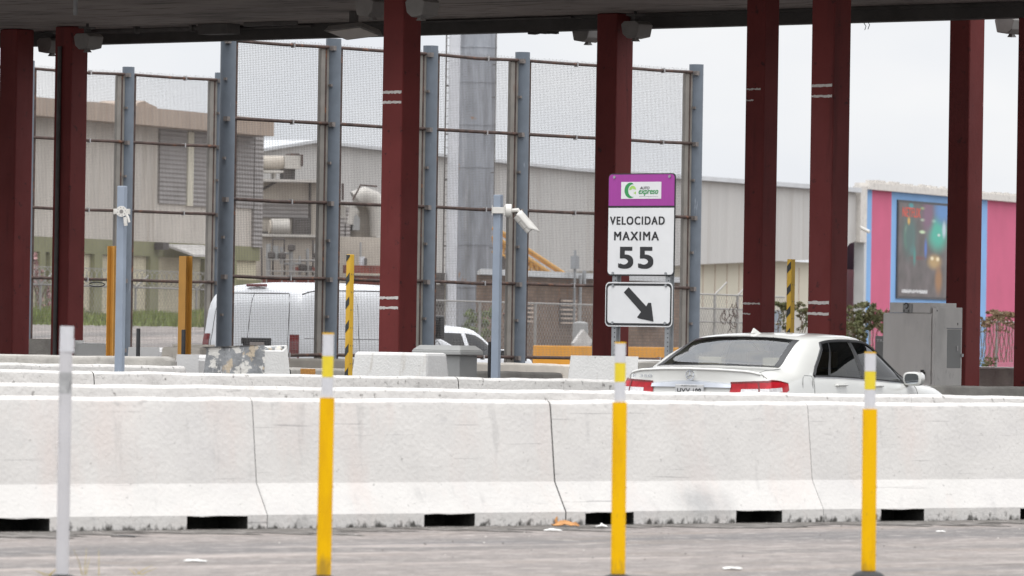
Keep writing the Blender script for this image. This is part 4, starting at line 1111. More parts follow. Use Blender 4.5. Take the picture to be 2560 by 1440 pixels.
    for sd in (1, -1):
        gap([S.at(.12, 5.2, sd, .001), S.at(.14, 5.1, sd, .001), S.at(.0, 4.6, sd, .001), rear(sd * .93, 3.4), rear(sd * .86, 2.6)], .0045)
        gap([S.at(.12, 5.2, sd, .001), S.at(.9, 5.6, sd, .001), S.at(1.9, 5.6, sd, .001)])
        gap([S.at(4.0 - .12 * (4 - v), v, sd, .001) for v in lin(1.2, 4, 8)])
        gap([S.at(6.5, v, sd, .001) for v in lin(1, 4, 8)])
        gap([S.at(9.05, v, sd, .001) for v in lin(1, 4, 8)])
        gap([S.at(9.15 + .25 * k, 5.6, sd, .002) for k in range(9)])
    c0_ = S.at(2.9, 3.45, -1)
    fl_ = [(-.12, -.07), (-.12, .06), (-.09, .085), (.07, .08), (.10, .05), (.11, -.05), (.08, -.085), (-.09, -.085), (-.12, -.07)]
    gap([(c0_.x + a, c0_.y - .004, c0_.z + b) for a, b in fl_], .003)
    # lip on the boot edge
    n = MB(); n.tube([rear(c / 12, 4) + Vector((-.006, 0, .004)) for c in range(-11, 12)], .013, 8); n.build('boot_lip', m_carwhite, t, smooth=60)
    # lamps wrapping the corners
    def wrap(sd, f, z, off):
        """f -1..0 across the rear face from the inner end to the corner, 0..1 along the flank"""
        lv = 2 + (z / K - .70) / .20 if z / K < .90 else 3 + (z / K - .90) / .10
        if f <= 0:
            c = 1 + f * .46 - (.03 * (1.035 - z) / .2 if f < -.5 else 0); lv2 = 2 + (z / K - .70) / .20 if z / K < .90 else 3 + (z - .90 * K) / (rear(c, 3.9999).z - .90 * K)
            q = rear(sd * c, min(lv2, 3.98)); return q + Vector((-off, sd * off * .6, 0))
        v = min(lv, 3.95); return S.at(f * 1.35, v, sd, off)
    for sd in (1, -1):
        def zt(f): return 1.022 - .03 * max(0, f) ** 2 * 1.5 - (.02 * (-f) if f < 0 else 0)
        def zb(f): return .83 + .10 * max(0, f) ** 2
        fs = [-1 + .1 * i for i in range(11)] + [.12 * i for i in range(1, 9)]
        def patch(f0, f1, g0, g1, off):
            ff = [f for f in fs if f0 - 1e-6 <= f <= f1 + 1e-6]
            return [[wrap(sd, f - (.0 if f > -.99 else 0) + (.10 * (1 - g) if f < -.85 else 0) * -1 * 0, zb(f) + (zt(f) - zb(f)) * g, off) for g in lin(g0, g1, 4)] for f in ff]
        n = MB(); n.grid(patch(-1, .96, 0, 1, .008)); lamp = n.build('tail_light', m_redlamp, t, smooth=50)
        n = MB(); n.grid(patch(-.7, .6, .30, .56, .012)); n.build('reversing_lens', m_whitelamp, lamp, smooth=50)
        n = MB(); n.grid(patch(-1, .96, .90, 1.0, .010)); n.grid([[wrap(sd, f, zb(f) + (zt(f) - zb(f)) * g, .0135) for g in (0, .5, 1)] for f in (-.28, -.24)]); n.build('dark_edge', m_reddark, lamp, smooth=50)
    # chrome strip above the plate, recess, plate
    n = MB(); rows = []
    for c in range(-11, 12):
        cc = c / 20; a = rear(cc, 3.45 - .25 * abs(cc)); b = rear(cc, 3.08)
        rows.append([a + Vector((-.004, 0, 0)), a + Vector((-.022, 0, -.012)), b + Vector((-.03, 0, .0)), b + Vector((-.004, 0, -.006))])
    n.grid(rows); n.build('chrome_strip', m_chrome, t, smooth=40)
    xs = rear(0, 2.6).x
    n = MB(); n.box(xs - .012, xs + .02, -.165, .165, .82 * K - .02, .945 * K - .005); pl_ = n.build('licence_plate', m_plate, t, bevel=.006)
    n = MB()
    def rtext(body, y0, y1, z0, z1, off, **k):
        vs, fs_ = text_mesh(body, **k); ax = min(v.x for v in vs); bx = max(v.x for v in vs); ay = min(v.y for v in vs); by = max(v.y for v in vs)
        n.add([(off, y0 - (v.x - ax) / (bx - ax) * (y0 - y1), z0 + (v.y - ay) / (by - ay) * (z1 - z0)) for v in vs], fs_)
    rtext('HXX 188', .14, -.14, .855, .93, xs - .0135, bold=.02); rtext('PUERTO RICO', .09, -.09, .946, .962, xs - .0135)
    n.build('plate_lettering', m_signblk, pl_, recalc=False)
    n = MB(); q = rear(.72, 3.75).x - .006
    rtext('E 350', .70, .47, 1.005 * K, 1.035 * K, rear(.6, 3.7).x - .012, bold=.01)
    n.build('badge', m_chrome, t, recalc=False)
    n = MB(); c0 = Vector((rear(0, 3.8).x - .012, 0, 1.035 * K)); rr_ = .047
    n.tube([c0 + Vector((0, rr_ * math.cos(a * .2618), rr_ * math.sin(a * .2618))) for a in range(25)], .005, 6)
    for a in (90, 210, 330): n.tube([c0, c0 + Vector((0, rr_ * math.cos(R(a)), rr_ * math.sin(R(a))))], .007, 5, r2=.003)
    n.build('star_emblem', m_chrome, t)
    # handles, mirrors, aerial, sunroof
    for sd in (1, -1):
        for u in (4.75, 7.25):
            a = S.at(u, 3.35, sd, .02); b = S.at(u + .35, 3.4, sd, .02)
            n = MB(); n.tube([S.at(u, 3.35, sd, .0), a, (a + b) / 2 + Vector((0, sd * .008, 0)), b, S.at(u + .35, 3.4, sd, 0)], .014, 8); n.build('door_handle', m_carwhite, t, smooth=50)
        b0 = S.at(8.78, 4.02, sd); n = MB()
        c = Vector((b0.x - .02, sd * .985, b0.z + .045))
        prof = [(-.065, .72), (-.055, .95), (.02, 1.0), (.09, .75), (.13, .3)]
        vs = []; N = 14
        for dx, k in prof:
            for j in range(N):
                a = 2 * math.pi * j / N; ca, sa = math.cos(a), math.sin(a)
                ex = .115 * k * math.copysign(abs(ca) ** .6, ca); ez = .078 * k * math.copysign(abs(sa) ** .6, sa)
                vs.append((c.x + dx, c.y + ex, c.z + ez))
        n.add(vs, [(i * N + j, i * N + (j + 1) % N, (i + 1) * N + (j + 1) % N, (i + 1) * N + j) for i in range(4) for j in range(N)] + [tuple(range(N)), tuple(4 * N + j for j in range(N))])
        mi = n.build('door_mirror', m_carwhite, t, smooth=50)
        n = MB(); n.tube([(b0.x, b0.y - sd * .01, b0.z + .0), (c.x + .03, c.y - sd * .07, c.z - .06)], .02, 8); n.build('mirror_arm', m_trim, mi)
        n = MB(); n.add([(c.x - .0672, c.y + .083 * math.copysign(abs(math.cos(a)) ** .6, math.cos(a)), c.z + .056 * math.copysign(abs(math.sin(a)) ** .6, math.sin(a))) for a in [2 * math.pi * j / 20 for j in range(20)]], [tuple(range(20))]); n.build('mirror_glass', m_mirror, mi)
    q = S.at(4.4, 8); n = MB()
    n.add([(q.x - .1, .0, q.z), (q.x + .10, .028, q.z - .0), (q.x + .10, -.028, q.z), (q.x - .05, 0, q.z + .05), (q.x - .03, .012, q.z + .02), (q.x - .03, -.012, q.z + .02), (q.x - .03, 0, q.z + .06)],
          [(0, 4, 3), (0, 3, 5), (3, 4, 6), (3, 6, 5), (0, 1, 4), (0, 5, 2), (1, 2, 6), (1, 6, 4), (2, 5, 6), (0, 2, 1)]); n.build('roof_aerial', m_carwhite, t)
    n = MB(); n.grid([[S.at(u, v, sd, .004) for sd, v in [(1, w) for w in lin(6.7, 7.99, 5)] + [(-1, w) for w in lin(7.99, 6.7, 5)]] for u in lin(5.3, 7.2, 6)]); n.build('sunroof', m_carwhite, t, smooth=60)
    # inside
    n = MB(); n.box(.45, 4.3, -.8, .8, .28, .34); n.box(4.0, 4.05, -.75, .75, .34, .9); n.box(.40, .45, -.75, .75, .34, .95); n.build('floor_pan', m_dark, t)
    n = MB(); n.box(.6, 1.12, -.72, .72, .98, 1.02); n.build('parcel_shelf', m_tan, t, bevel=.02)
    n = MB(); n.frus([(3.05, -.72), (3.75, -.72), (3.75, .72), (3.05, .72)], [(3.25, -.7), (3.7, -.7), (3.7, .7), (3.25, .7)], .6, .985); n.build('dashboard', m_dark, t, bevel=.03)
    def seat(x, y, w, hz=1.14):
        n = MB(); n.frus([(x - .1, y - w), (x + .05, y - w), (x + .05, y + w), (x - .1, y + w)], [(x - .24, y - w * .9), (x - .13, y - w * .9), (x - .13, y + w * .9), (x - .24, y + w * .9)], .5, hz)
        n.box(x - .06, x + .45, y - w, y + w, .4, .58); o = n.build('seat', m_tan, t, bevel=.03)
        n = MB(); n.box(x - .27, x - .17, y - .135, y + .135, hz + .02, hz + .185); n.tube([(x - .2, y - .05, hz - .01), (x - .21, y - .05, hz + .04)], .008, 6); n.tube([(x - .2, y + .05, hz - .01), (x - .21, y + .05, hz + .04)], .008, 6); n.build('headrest', m_tan, o, bevel=.035)
    for y in (.38, -.38): seat(2.55, y, .26); seat(1.45, y, .33, 1.07)
    n = MB(); n.tube([(2.98 + .06 * math.sin(R(a)), .38 + .18 * math.cos(R(a)), .95 + .15 * math.sin(R(a))) for a in range(0, 361, 20)], .016, 8); n.build('steering_wheel', m_dark, t)
    n = MB(); n.box(2.86, 2.9, -.11, .11, 1.30, 1.36); n.build('inside_mirror', m_dark, t, bevel=.01)
    for x in (1.18, 4.05):
        for y in (.925, -.925): wheel(t, x, y, .325, .225)
sedan()

# ------------------------------------------------------------------ white panel van beyond the mesh fence
def van():
    hd = 38.0
    q = W(742, 880, 96.6); h = R(hd)
    # q is the rear right corner; the root stands at the rear centre
    cx = q.x - 1.06 * math.cos(h); cy = q.y + 1.06 * math.sin(h)
    t = thing('van', 'white panel van with closed rear doors seen through the wire mesh fence', 'van', (cx, cy, 0), R(90 - hd))
    def stn(x, y, zt, lean=0, belt=None):
        return [(x, y * .95, .42), (x, y * .985, .70), (x, y, 1.0), (x, y, 1.28), (x + lean * .1, y * .985, 1.42), (x + lean * .45, y * .935, zt - .28), (x + lean * .8, y * .84, zt - .10), (x + lean, y * .5, zt - .03), (x + lean, 0, zt)]
    st = [stn(.10, .95, 2.19, .22), stn(.35, 1.0, 2.25, .15), stn(1.5, 1.0, 2.28), stn(2.8, 1.0, 2.28), stn(3.3, 1.0, 2.27),
          [(3.35, .95, .42), (3.4, .985, .7), (3.4, 1, 1.0), (3.4, 1, 1.28), (3.4, .985, 1.40), (3.4, .93, 1.98), (3.4, .84, 2.16), (3.4, .5, 2.24), (3.4, 0, 2.26)],
          [(4.1, .95, .42), (4.1, .985, .7), (4.1, 1, 1.0), (4.1, 1, 1.24), (4.0, .98, 1.38), (3.62, .90, 1.94), (3.58, .80, 2.10), (3.66, .5, 2.18), (3.7, 0, 2.2)],
          [(4.55, .95, .42), (4.55, .98, .7), (4.55, .99, 1.0), (4.3, .985, 1.24), (4.08, .95, 1.42), (4.08, .88, 1.47), (4.1, .80, 1.49), (4.2, .45, 1.51), (4.25, 0, 1.52)],
          [(5.1, .93, .42), (5.1, .96, .7), (5.1, .96, .95), (5.1, .94, 1.08), (5.1, .90, 1.16), (5.1, .82, 1.20), (5.1, .7, 1.22), (5.15, .4, 1.24), (5.17, 0, 1.25)],
          [(5.38, .80, .45), (5.42, .84, .65), (5.42, .84, .85), (5.40, .82, .97), (5.38, .78, 1.02), (5.38, .7, 1.05), (5.38, .6, 1.06), (5.42, .3, 1.07), (5.43, 0, 1.08)]]
    st = [[(x if x < 1.5 else 1.5 + (x - 1.5) * .80, y * 1.08, z) for x, y, z in r] for r in st]
    S = Shell(st, 5, 4)
    def cls(u, v, side):
        if 5 < u < 7 and 4 < v < 5: return 'door_window', side
        if 6 < u < 7 and v > 6: return 'windscreen', 0
        return 'body', 0
    F = S.faces(cls)
    # rear: ruled between the tail edges, gently bowed
    rows = []
    tail = S.rows[0]
    for p in tail:
        rows.append([Vector((p.x - .10 * (1 - abs(c / 8) ** 3), p.y * c / 8, p.z)) for c in range(-8, 9)])
    for i in range(len(rows) - 1):
        for j in range(16): F[('body', 0)].append([rows[i][j], rows[i][j + 1], rows[i + 1][j + 1], rows[i + 1][j]])
    soup(F[('body', 0)]).build('body', m_vanwhite, t, smooth=50)
    for (k, sd), qd in F.items():
        if k != 'body': soup(qd).build(k, g_van, t, smooth=80)
    def rear(c, v, off=0):
        j = min(int(v * 4), len(tail) - 2); f = v * 4 - j; p = tail[j] * (1 - f) + tail[j + 1] * f
        return Vector((p.x - .10 * (1 - abs(c) ** 3) - off, p.y * c, p.z))
    def gap(pts, r_=.006): n = MB(); n.tube(pts, r_, 5); n.build('shut_line', MATS['panel_gap'], t)
    for c in (0, .80, -.80): gap([rear(c, v, .001) for v in lin(.3, 5.9, 14)])
    gap([rear(c / 10, 5.95, .001) for c in range(-8, 9)], .008)
    for sd in (1, -1):
        for u in (2.05, 4.05, 6.95): gap([S.at(u, v, sd, .001) for v in lin(.4, 5.3, 10)])
        gap([S.at(u, 3.6, sd, .001) for u in lin(.4, 6.9, 20)], .005)
        gap([S.at(u, 5.75, sd, .003) for u in lin(.2, 6.2, 20)], .010)
    for sd in (1, -1):
        n = MB(); n.grid([[rear(sd * c, v, .012) for v in lin(1.9, 4.0, 6)] for c in (.84, .92, 1.0)]); l = n.build('tail_light', m_reddark, t)
        n = MB(); n.grid([[rear(sd * c, v, .016) for v in lin(2.05, 2.3, 2)] for c in (.86, .98)]); n.build('reversing_lens', m_whitelamp, l)
    n = MB(); x = rear(.1, 1.8).x; n.box(x - .012, x + .02, -.50, .08, 1.10, 1.36); b = n.build('plate_recess', m_trim, t, bevel=.01)
    n = MB(); n.box(x - .018, x - .0125, -.38, -.08, 1.14, 1.29); pl_ = n.build('licence_plate', mat('dirty_licence_plate', (.32, .28, .26), .6, var=.1, scale=20), t)
    n = MB(); vs, fs = text_mesh('EJR 574', bold=.02); bx = max(v.x for v in vs); by = max(v.y for v in vs)
    n = MB(); z0 = 2.245; n.box(.19, .26, -.2, .2, 2.19, 2.235); n.build('brake_light', m_reddark, t, bevel=.01)
    n = MB(); q = rear(.06, 3.0, .02); n.box(q.x - .02, q.x + .01, .05, .09, 1.26, 1.36); n.build('door_handle', m_trim, t)
    for sd in (1, -1):
        b0 = S.at(6.6, 4.1, sd); n = MB(); n.box(b0.x - .05, b0.x + .05, sd * 1.16 - .10, sd * 1.16 + .10, b0.z - .05, b0.z + .34); mi = n.build('door_mirror', m_trim, t, bevel=.03)
        n = MB(); n.box(b0.x - .056, b0.x - .051, sd * 1.16 - .075, sd * 1.16 + .075, b0.z - .02, b0.z + .3); n.build('mirror_glass', m_mirror, mi)
        n = MB(); n.tube([(b0.x, b0.y - sd * .03, b0.z + .02), (b0.x, sd * 1.1, b0.z - .02)], .025, 6); n.build('mirror_arm', m_trim, mi)
    n = MB(); n.box(.4, 4.3, -.9, .9, .38, .42); n.box(2.8, 2.84, -.9, .9, .42, 2.0); n.build('floor_pan', m_dark, t)
    n = MB(); n.box(-.10, .08, -.95, .95, .42, .60); n.build('bumper', m_trim, t, bevel=.03)
    for x in (1.1, 4.0):
        for y in (1.05, -1.05): wheel(t, x, y, .36, .23)
van()

# ------------------------------------------------------------------ small white SUV farther off
def suv():
    hd = 41.0
    q = W(1327, 912, 128); h = R(hd); L_ = 4.35
    cx = q.x - math.sin(h) * L_ - .45 * math.cos(h); cy = q.y - math.cos(h) * L_ + .45 * math.sin(h)
    t = thing('suv', 'small white SUV driving away beyond the van, half hidden by the utility pedestal', 'car', (cx, cy, 0), R(90 - hd))
    base = lambda x, y=.88: [(x, y * .93, .28), (x, y * .99, .55), (x, y, .8), (x, y * .985, .98)]
    st = [base(.12, .82) + [(.14, .79, 1.06), (.35, .66, 1.45), (.42, .58, 1.56), (.36, .3, 1.60), (.35, 0, 1.61)],
          base(.5) + [(.5, .845, 1.07), (.6, .69, 1.5), (.7, .60, 1.60), (.65, .32, 1.64), (.65, 0, 1.65)],
          base(1.25) + [(1.2, .85, 1.06), (1.3, .70, 1.51), (1.3, .61, 1.61), (1.3, .33, 1.66), (1.3, 0, 1.67)],
          base(1.85) + [(1.85, .85, 1.04), (1.8, .70, 1.50), (1.8, .61, 1.60), (1.8, .33, 1.65), (1.8, 0, 1.66)],
          base(1.98) + [(1.98, .85, 1.04), (1.92, .70, 1.50), (1.92, .61, 1.60), (1.92, .33, 1.65), (1.92, 0, 1.66)],
          base(2.6) + [(2.6, .845, 1.01), (2.35, .68, 1.44), (2.35, .60, 1.54), (2.42, .32, 1.58), (2.45, 0, 1.59)],
          base(3.1) + [(3.05, .83, .99), (3.05, .76, 1.03), (3.15, .68, 1.05), (3.3, .35, 1.07), (3.33, 0, 1.08)],
          base(3.85, .85) + [(3.85, .77, .93), (3.85, .70, .96), (3.85, .58, .98), (3.88, .3, .99), (3.9, 0, 1.0)],
          [(4.2, .6, .32), (4.28, .64, .5), (4.3, .64, .65), (4.26, .62, .76), (4.24, .58, .80), (4.24, .5, .83), (4.25, .42, .85), (4.3, .2, .86), (4.32, 0, .87)]]
    S = Shell(st, 5, 4)
    def cls(u, v, side):
        if (1.1 < u < 3 or 4 < u < 6) and 4 < v < 5: return 'door_window', (side, int(u > 3.5))
        if 5 < u < 6 and v > 6: return 'windscreen', 0
        return 'body', 0
    F = S.faces(cls)
    tail = S.rows[0]; rows = [[Vector((p.x - .07 * (1 - abs(c / 6) ** 3), p.y * c / 6, p.z)) for c in range(-6, 7)] for p in tail]
    for i in range(len(rows) - 1):
        for j in range(12): F[('body', 0)].append([rows[i][j], rows[i][j + 1], rows[i + 1][j + 1], rows[i + 1][j]])
    soup(F[('body', 0)]).build('body', m_vanwhite, t, smooth=50)
    for (k, sd), qd in F.items():
        if k != 'body': soup(qd).build(k, g_van, t, smooth=80)
    for sd in (1, -1):
        b0 = S.at(5.6, 4.1, sd); n = MB(); n.box(b0.x - .06, b0.x + .06, sd * .98 - .10, sd * .98 + .10, b0.z - .02, b0.z + .16); mi = n.build('door_mirror', m_vanwhite, t, bevel=.03)
        n = MB(); n.box(b0.x - .066, b0.x - .061, sd * .98 - .08, sd * .98 + .08, b0.z, b0.z + .14); n.build('mirror_glass', m_trim, mi)
        n = MB(); n.grid([[S.at(u, v, sd, .008) for v in lin(2.4, 3.8, 4)] for u in (0.02, .2, .4)]); n.build('tail_light', m_redlamp, t)
    n = MB(); n.box(.3, 4.0, -.8, .8, .26, .3); n.build('floor_pan', m_dark, t)
    for y in (.38, -.38):
        n = MB(); n.box(2.0, 2.18, y - .24, y + .24, .5, 1.2); n.box(2.02, 2.12, y - .12, y + .12, 1.22, 1.4); n.build('seat', m_dark, t, bevel=.03)
    for x in (.85, 3.45):
        for y in (.88, -.88): wheel(t, x, y, .34, .2)
suv()

# ================================================================== BUILDINGS BEYOND THE ROAD
m_beige = ribbed(mat('beige_corrugated_cladding', (.50, .455, .405), .7, var=.08, scale=.8, stretch=(3, 3, .35), stains=[((.30, .25, .20), (2.4, 2.4, .12), .56, .72, .5)]), .62, .7, dist=.05)
m_fascia = ribbed(mat('tan_ribbed_fascia', (.34, .265, .21), .7, var=.1, scale=.8, stretch=(3, 3, .4), stains=[((.2, .13, .09), (3, 3, .5), .58, .72, .6)]), .7, .7, dist=.05)
m_louvre = ribbed(mat('grey_louvre', (.25, .23, .22), .6, var=.1, scale=2), 1.9, .8, axis='Z', dist=.04)
m_olive = mat('olive_green_render', (.215, .21, .115), .85, var=.1, scale=1, stains=[((.13, .12, .07), (1.2, 1.2, .5), .6, .8, .5)])
m_paleyel = mat('pale_yellow_infill', (.52, .47, .34), .85, var=.08, scale=1, stains=[((.3, .32, .22), (1, 1, .35), .6, .75, .6)])
m_awning = mat('faded_awning', (.46, .44, .42), .8, var=.2, scale=3)
m_whouse = ribbed(mat('pale_grey_cladding', (.455, .44, .42), .65, var=.06, scale=.5, stretch=(2.5, 2.5, .15), stains=[((.36, .33, .30), (1.5, 1.5, .06), .54, .68, .5)]), .5, .4, dist=.04)
m_trimgrey = mat('pale_grey_trim', (.50, .51, .52), .5, var=.06, scale=1)
m_cream = mat('cream_panel_wall', (.56, .52, .42), .75, var=.04, scale=.6, stains=[((.44, .36, .26), (3, 3, .2), .64, .78, .5)])
m_shade = mat('recess_shadow_panel', (.06, .055, .05), .8, var=.2, scale=1)  # shadow of the recess as a dark colour
m_tanwall = mat('tan_wall', (.50, .40, .33), .8, var=.08, scale=.8)
m_brick = mat('brown_brick', (.205, .135, .095), .85, var=.2, scale=1.2, stains=[((.26, .12, .06), (2.5, 2.5, .12), .62, .7, .7), ((.13, .09, .07), (1.5, 1.5, .4), .6, .75, .5)])
def add_brick(M):
    t = M.node_tree; N = t.nodes; L = t.links; b = N['Principled BSDF']; src = b.inputs['Base Color'].links[0].from_socket
    tcn = N.new('ShaderNodeTexCoord'); mm = N.new('ShaderNodeMapping'); mm.inputs['Rotation'].default_value = (R(90), 0, 0); L.new(tcn.outputs['Object'], mm.inputs[0])
    br = N.new('ShaderNodeTexBrick'); br.inputs['Scale'].default_value = 2.2; br.inputs['Mortar Size'].default_value = .03
    br.inputs['Color1'].default_value = (1, 1, 1, 1); br.inputs['Color2'].default_value = (.72, .72, .72, 1); br.inputs['Mortar'].default_value = (.55, .6, .65, 1)
    L.new(mm.outputs[0], br.inputs['Vector'])
    x = N.new('ShaderNodeMix'); x.data_type = 'RGBA'; x.blend_type = 'MULTIPLY'; x.inputs['Factor'].default_value = 1; L.new(src, x.inputs[6]); L.new(br.outputs['Color'], x.inputs[7]); L.new(x.outputs[2], b.inputs['Base Color'])
add_brick(m_brick)
m_stack = mat('galvanised_stack_metal', (.31, .325, .355), .42, metal=.6, var=.16, scale=1.2, stretch=(3, 3, .5), stains=[((.14, .14, .15), (2, 2, .3), .5, .68, .7), ((.5, .5, .52), (1.5, 1.5, .3), .58, .72, .5), ((.35, .16, .05), (1.1, 1.1, .8), .66, .70, .8)])
m_palepipe = mat('pale_pipe_metal', (.56, .57, .60), .5, metal=.2, var=.08, scale=2)
m_plant = mat('cream_plant_casing', (.42, .375, .32), .75, var=.12, scale=1.2, stains=[((.25, .19, .14), (2.5, 2.5, 1), .6, .75, .6)])
m_plantwhite = mat('pale_tank_paint', (.43, .405, .37), .6, var=.1, scale=2)
m_mach = mat('dark_machine_paint', (.075, .065, .06), .7, var=.3, scale=3)
m_rustred = mat('rust_red_paint', (.16, .035, .022), .7, var=.25, scale=3)
m_conveyor = mat('yellow_conveyor_paint', (.50, .27, .07), .7, var=.15, scale=3)
m_orangekerb = mat('orange_painted_concrete', (.60, .27, .03), .8, var=.1, scale=2, stains=[((.3, .15, .03), (3, 3, 3), .66, .76, .5)])
m_fence = mat('galvanised_fence_wire', (.30, .29, .275), .6, metal=.4, var=.15, scale=5)
m_skyblue = mat('sky_blue_wall_paint', (.205, .385, .66), .7, var=.06, scale=.6)
m_pink = mat('pink_wall_paint', (.53, .10, .19), .7, var=.05, scale=.6, stains=[((.45, .09, .16), (.5, .5, .2), .5, .8, .4)])
m_white_trim = mat('dirty_white_cornice', (.58, .55, .51), .8, var=.12, scale=3, stains=[((.2, .17, .14), (4, 4, 3), .62, .74, .7)])

PB = Plane(350, 220, 22.3)
def left_building():
    H = lambda x, y: PB.hit(x, y)
    k0, k1 = H(60, 400)[0], H(652, 400)[0]; c = (k0 + k1) / 2
    t = thing('corrugated_building', 'beige corrugated industrial building with tan fascia, louvres and olive ground floor, left background', 'building', PB.loc(c), PB.rot)
    zf0, zf1 = H(350, 272)[1], H(350, 316)[1]; zb = H(350, 603)[1]
    B = lambda n, nm, m_: n.build(nm, m_, t, shift=c)
    n = MB(); n.box(k0, k1, 0, 12, zb, zf1 + .2); B(n, 'upper_wall', m_beige)
    n = MB(); n.box(k0 - .8, k1 - .8, -.9, 12.5, zf1, zf0); B(n, 'fascia', m_fascia)
    n = MB(); n.ppoly(PB, [(296, 268), (300, 258), (318, 252), (330, 259), (350, 268), (350, 276), (296, 272)], -.7, 1); n.ppoly(PB, [(170, 254), (200, 256), (250, 263), (250, 270), (170, 262)], -.89, -.4); B(n, 'broken_flashing', m_fascia)
    n = MB(); n.box(k0 + .3, k1 - .02, .12, 11.8, -1, zb - .002); B(n, 'ground_floor', m_paleyel)
    n = MB(); n.box(k0 + .25, k1 - .01, -.02, .118, H(350, 640)[1], zb - .003)
    for x0, x1 in ((96, 110), (121, 135), (232, 252), (285, 300), (372, 393), (508, 520), (571, 588)):
        n.box(H(x0, 700)[0], H(x1, 700)[0], -.06, .117, -1, H(350, 640)[1] - .001)
    B(n, 'green_frame', m_olive)
    n = MB(); n.pbox(PB, 588, 700, 652, 760, -.0, .115); B(n, 'green_panel', m_olive)
    for x0, y0, x1, y1 in ((395, 322, 462, 510), (478, 330, 524, 517), (588, 335, 630, 520)):
        n = MB(); n.pbox(PB, x0, y0, x1, y1, -.08, -.003); f = B(n, 'louvre', m_louvre)
    n = MB(); n.pbox(PB, 463, 330, 477, 515, -.12, -.003); n.pbox(PB, 322, 300, 328, 600, -.12, -.003); B(n, 'pilaster', m_cream)
    n = MB(); n.pbox(PB, 630, 338, 652, 618, -.1, -.003); B(n, 'corner_strip', m_louvre)
    q = [H(405, 610), H(500, 612), H(508, 638), H(405, 635)]
    n = MB(); vs = [(q[0][0], -.1, q[0][1]), (q[1][0], -.1, q[1][1]), (q[2][0], -1.3, q[2][1]), (q[3][0], -1.3, q[3][1])]; n.add(vs + [(x, y, z - .08) for x, y, z in vs], [(0, 1, 2, 3), (7, 6, 5, 4), (0, 4, 5, 1), (1, 5, 6, 2), (2, 6, 7, 3), (3, 7, 4, 0)]); B(n, 'awning', m_awning)
    n = MB(); n.pbox(PB, 383, 606, 398, 624, -.4, -.06); B(n, 'wall_lamp', m_mach)
left_building()
PW = Plane(1400, 300, 22.3)
def warehouse():
    H = lambda x, y: PW.hit(x, y)
    c = H(1400, 500)[0]
    t = thing('warehouse', 'long pale grey corrugated warehouse with cream lower wall behind the wire mesh fence', 'building', PW.loc(c), PW.rot)
    B = lambda n, nm, m_: n.build(nm, m_, t, shift=c)
    n = MB(); n.ppoly(PW, [(560, 392), (645, 378), (770, 358), (1430, 428), (1740, 451), (2140, 482), (2140, 603), (2124, 609), (2112, 625), (2060, 645), (2014, 650), (1745, 661), (1400, 682), (560, 760)], 0, 30); B(n, 'upper_wall', m_whouse)
    n = MB(); n.ppoly(PW, [(560, 384), (645, 370), (770, 350), (1430, 420), (1740, 440), (2140, 470), (2140, 481.5), (1740, 450.5), (1430, 427.5), (770, 357.5), (645, 377.5), (560, 391.5)], -.35, 30.2); B(n, 'roof_edge', m_trimgrey)
    n = MB(); k0, k1 = H(600, 700)[0], PW.off(.8).hit(2112, 700)[0]; n.box(k0, k1, .8, 29, -1, H(1745, 640)[1]); B(n, 'lower_wall', m_cream)
    n = MB()
    H8 = PW.off(.78).hit
    for x in range(1758, 2110, 30): n.box(H8(x, 700)[0] - .04, H8(x, 700)[0] + .04, .77, .798, 0, H(1745, 655)[1])
    B(n, 'panel_joints', m_tanwall)
    Q = PW.off(1.5); zs = Q.hit(2130, 674)[1]; n = MB(); n.box(Q.hit(2085, 700)[0], Q.hit(2160, 700)[0], 1.5, 1.8, zs, Q.hit(2130, 590)[1]); B(n, 'recess_shadow_panel', m_shade)  # dark panel painted in for the shadow under the overhang, no real shutter
    n = MB(); n.box(Q.hit(2085, 700)[0], Q.hit(2160, 700)[0], 1.5, 1.8, -1, zs - .003); B(n, 'tan_wall', m_tanwall)
    n = MB(); n.box(H(2141, 550)[0], H(2157, 550)[0], -.25, .25, H(2150, 606)[1], H(2150, 466)[1]); B(n, 'corner_casing', m_white_trim)
    n = MB(); n.box(H(2151, 700)[0], H(2157, 700)[0], -.2, .4, -1, H(2150, 606)[1] - .003); B(n, 'downpipe', m_trimgrey)
warehouse()
PP = Plane(2158, 343, 22.3)
def striped_wall():
    H = lambda x, y: PP.hit(x, y)
    c = H(2350, 600)[0]
    t = thing('striped_wall', 'blue and pink vertically striped building wall with a dirty white cornice at the right', 'building', PP.loc(c), PP.rot)
    st = [(2157.5, 2177, 0), (2177, 2226, 1), (2226, 2380, 0), (2380, 2434, 1), (2434, 2466, 0), (2466, 2540, 1), (2540, 2620, 0), (2620, 2700, 1)]
    n = MB(); zt = H(2350, 490)[1]
    for a, b, m_ in st: n.box(H(a, 700)[0], H(b, 700)[0], 0, .3, -1.5, zt, m_)
    n.build('wall', [m_skyblue, m_pink], t, shift=c)
    n = MB(); n.box(H(2157.5, 700)[0], H(2700, 700)[0], -.35, .6, zt + .003, zt + .38)
    rr = random.Random(5)
    k = H(2158, 700)[0]
    while k < H(2560, 700)[0]: n.box(k, k + .35, -.3, -.05, zt + .383, zt + .383 + rr.uniform(.05, .2)); k += .5
    n.build('cornice', m_white_trim, t, shift=c)
striped_wall()
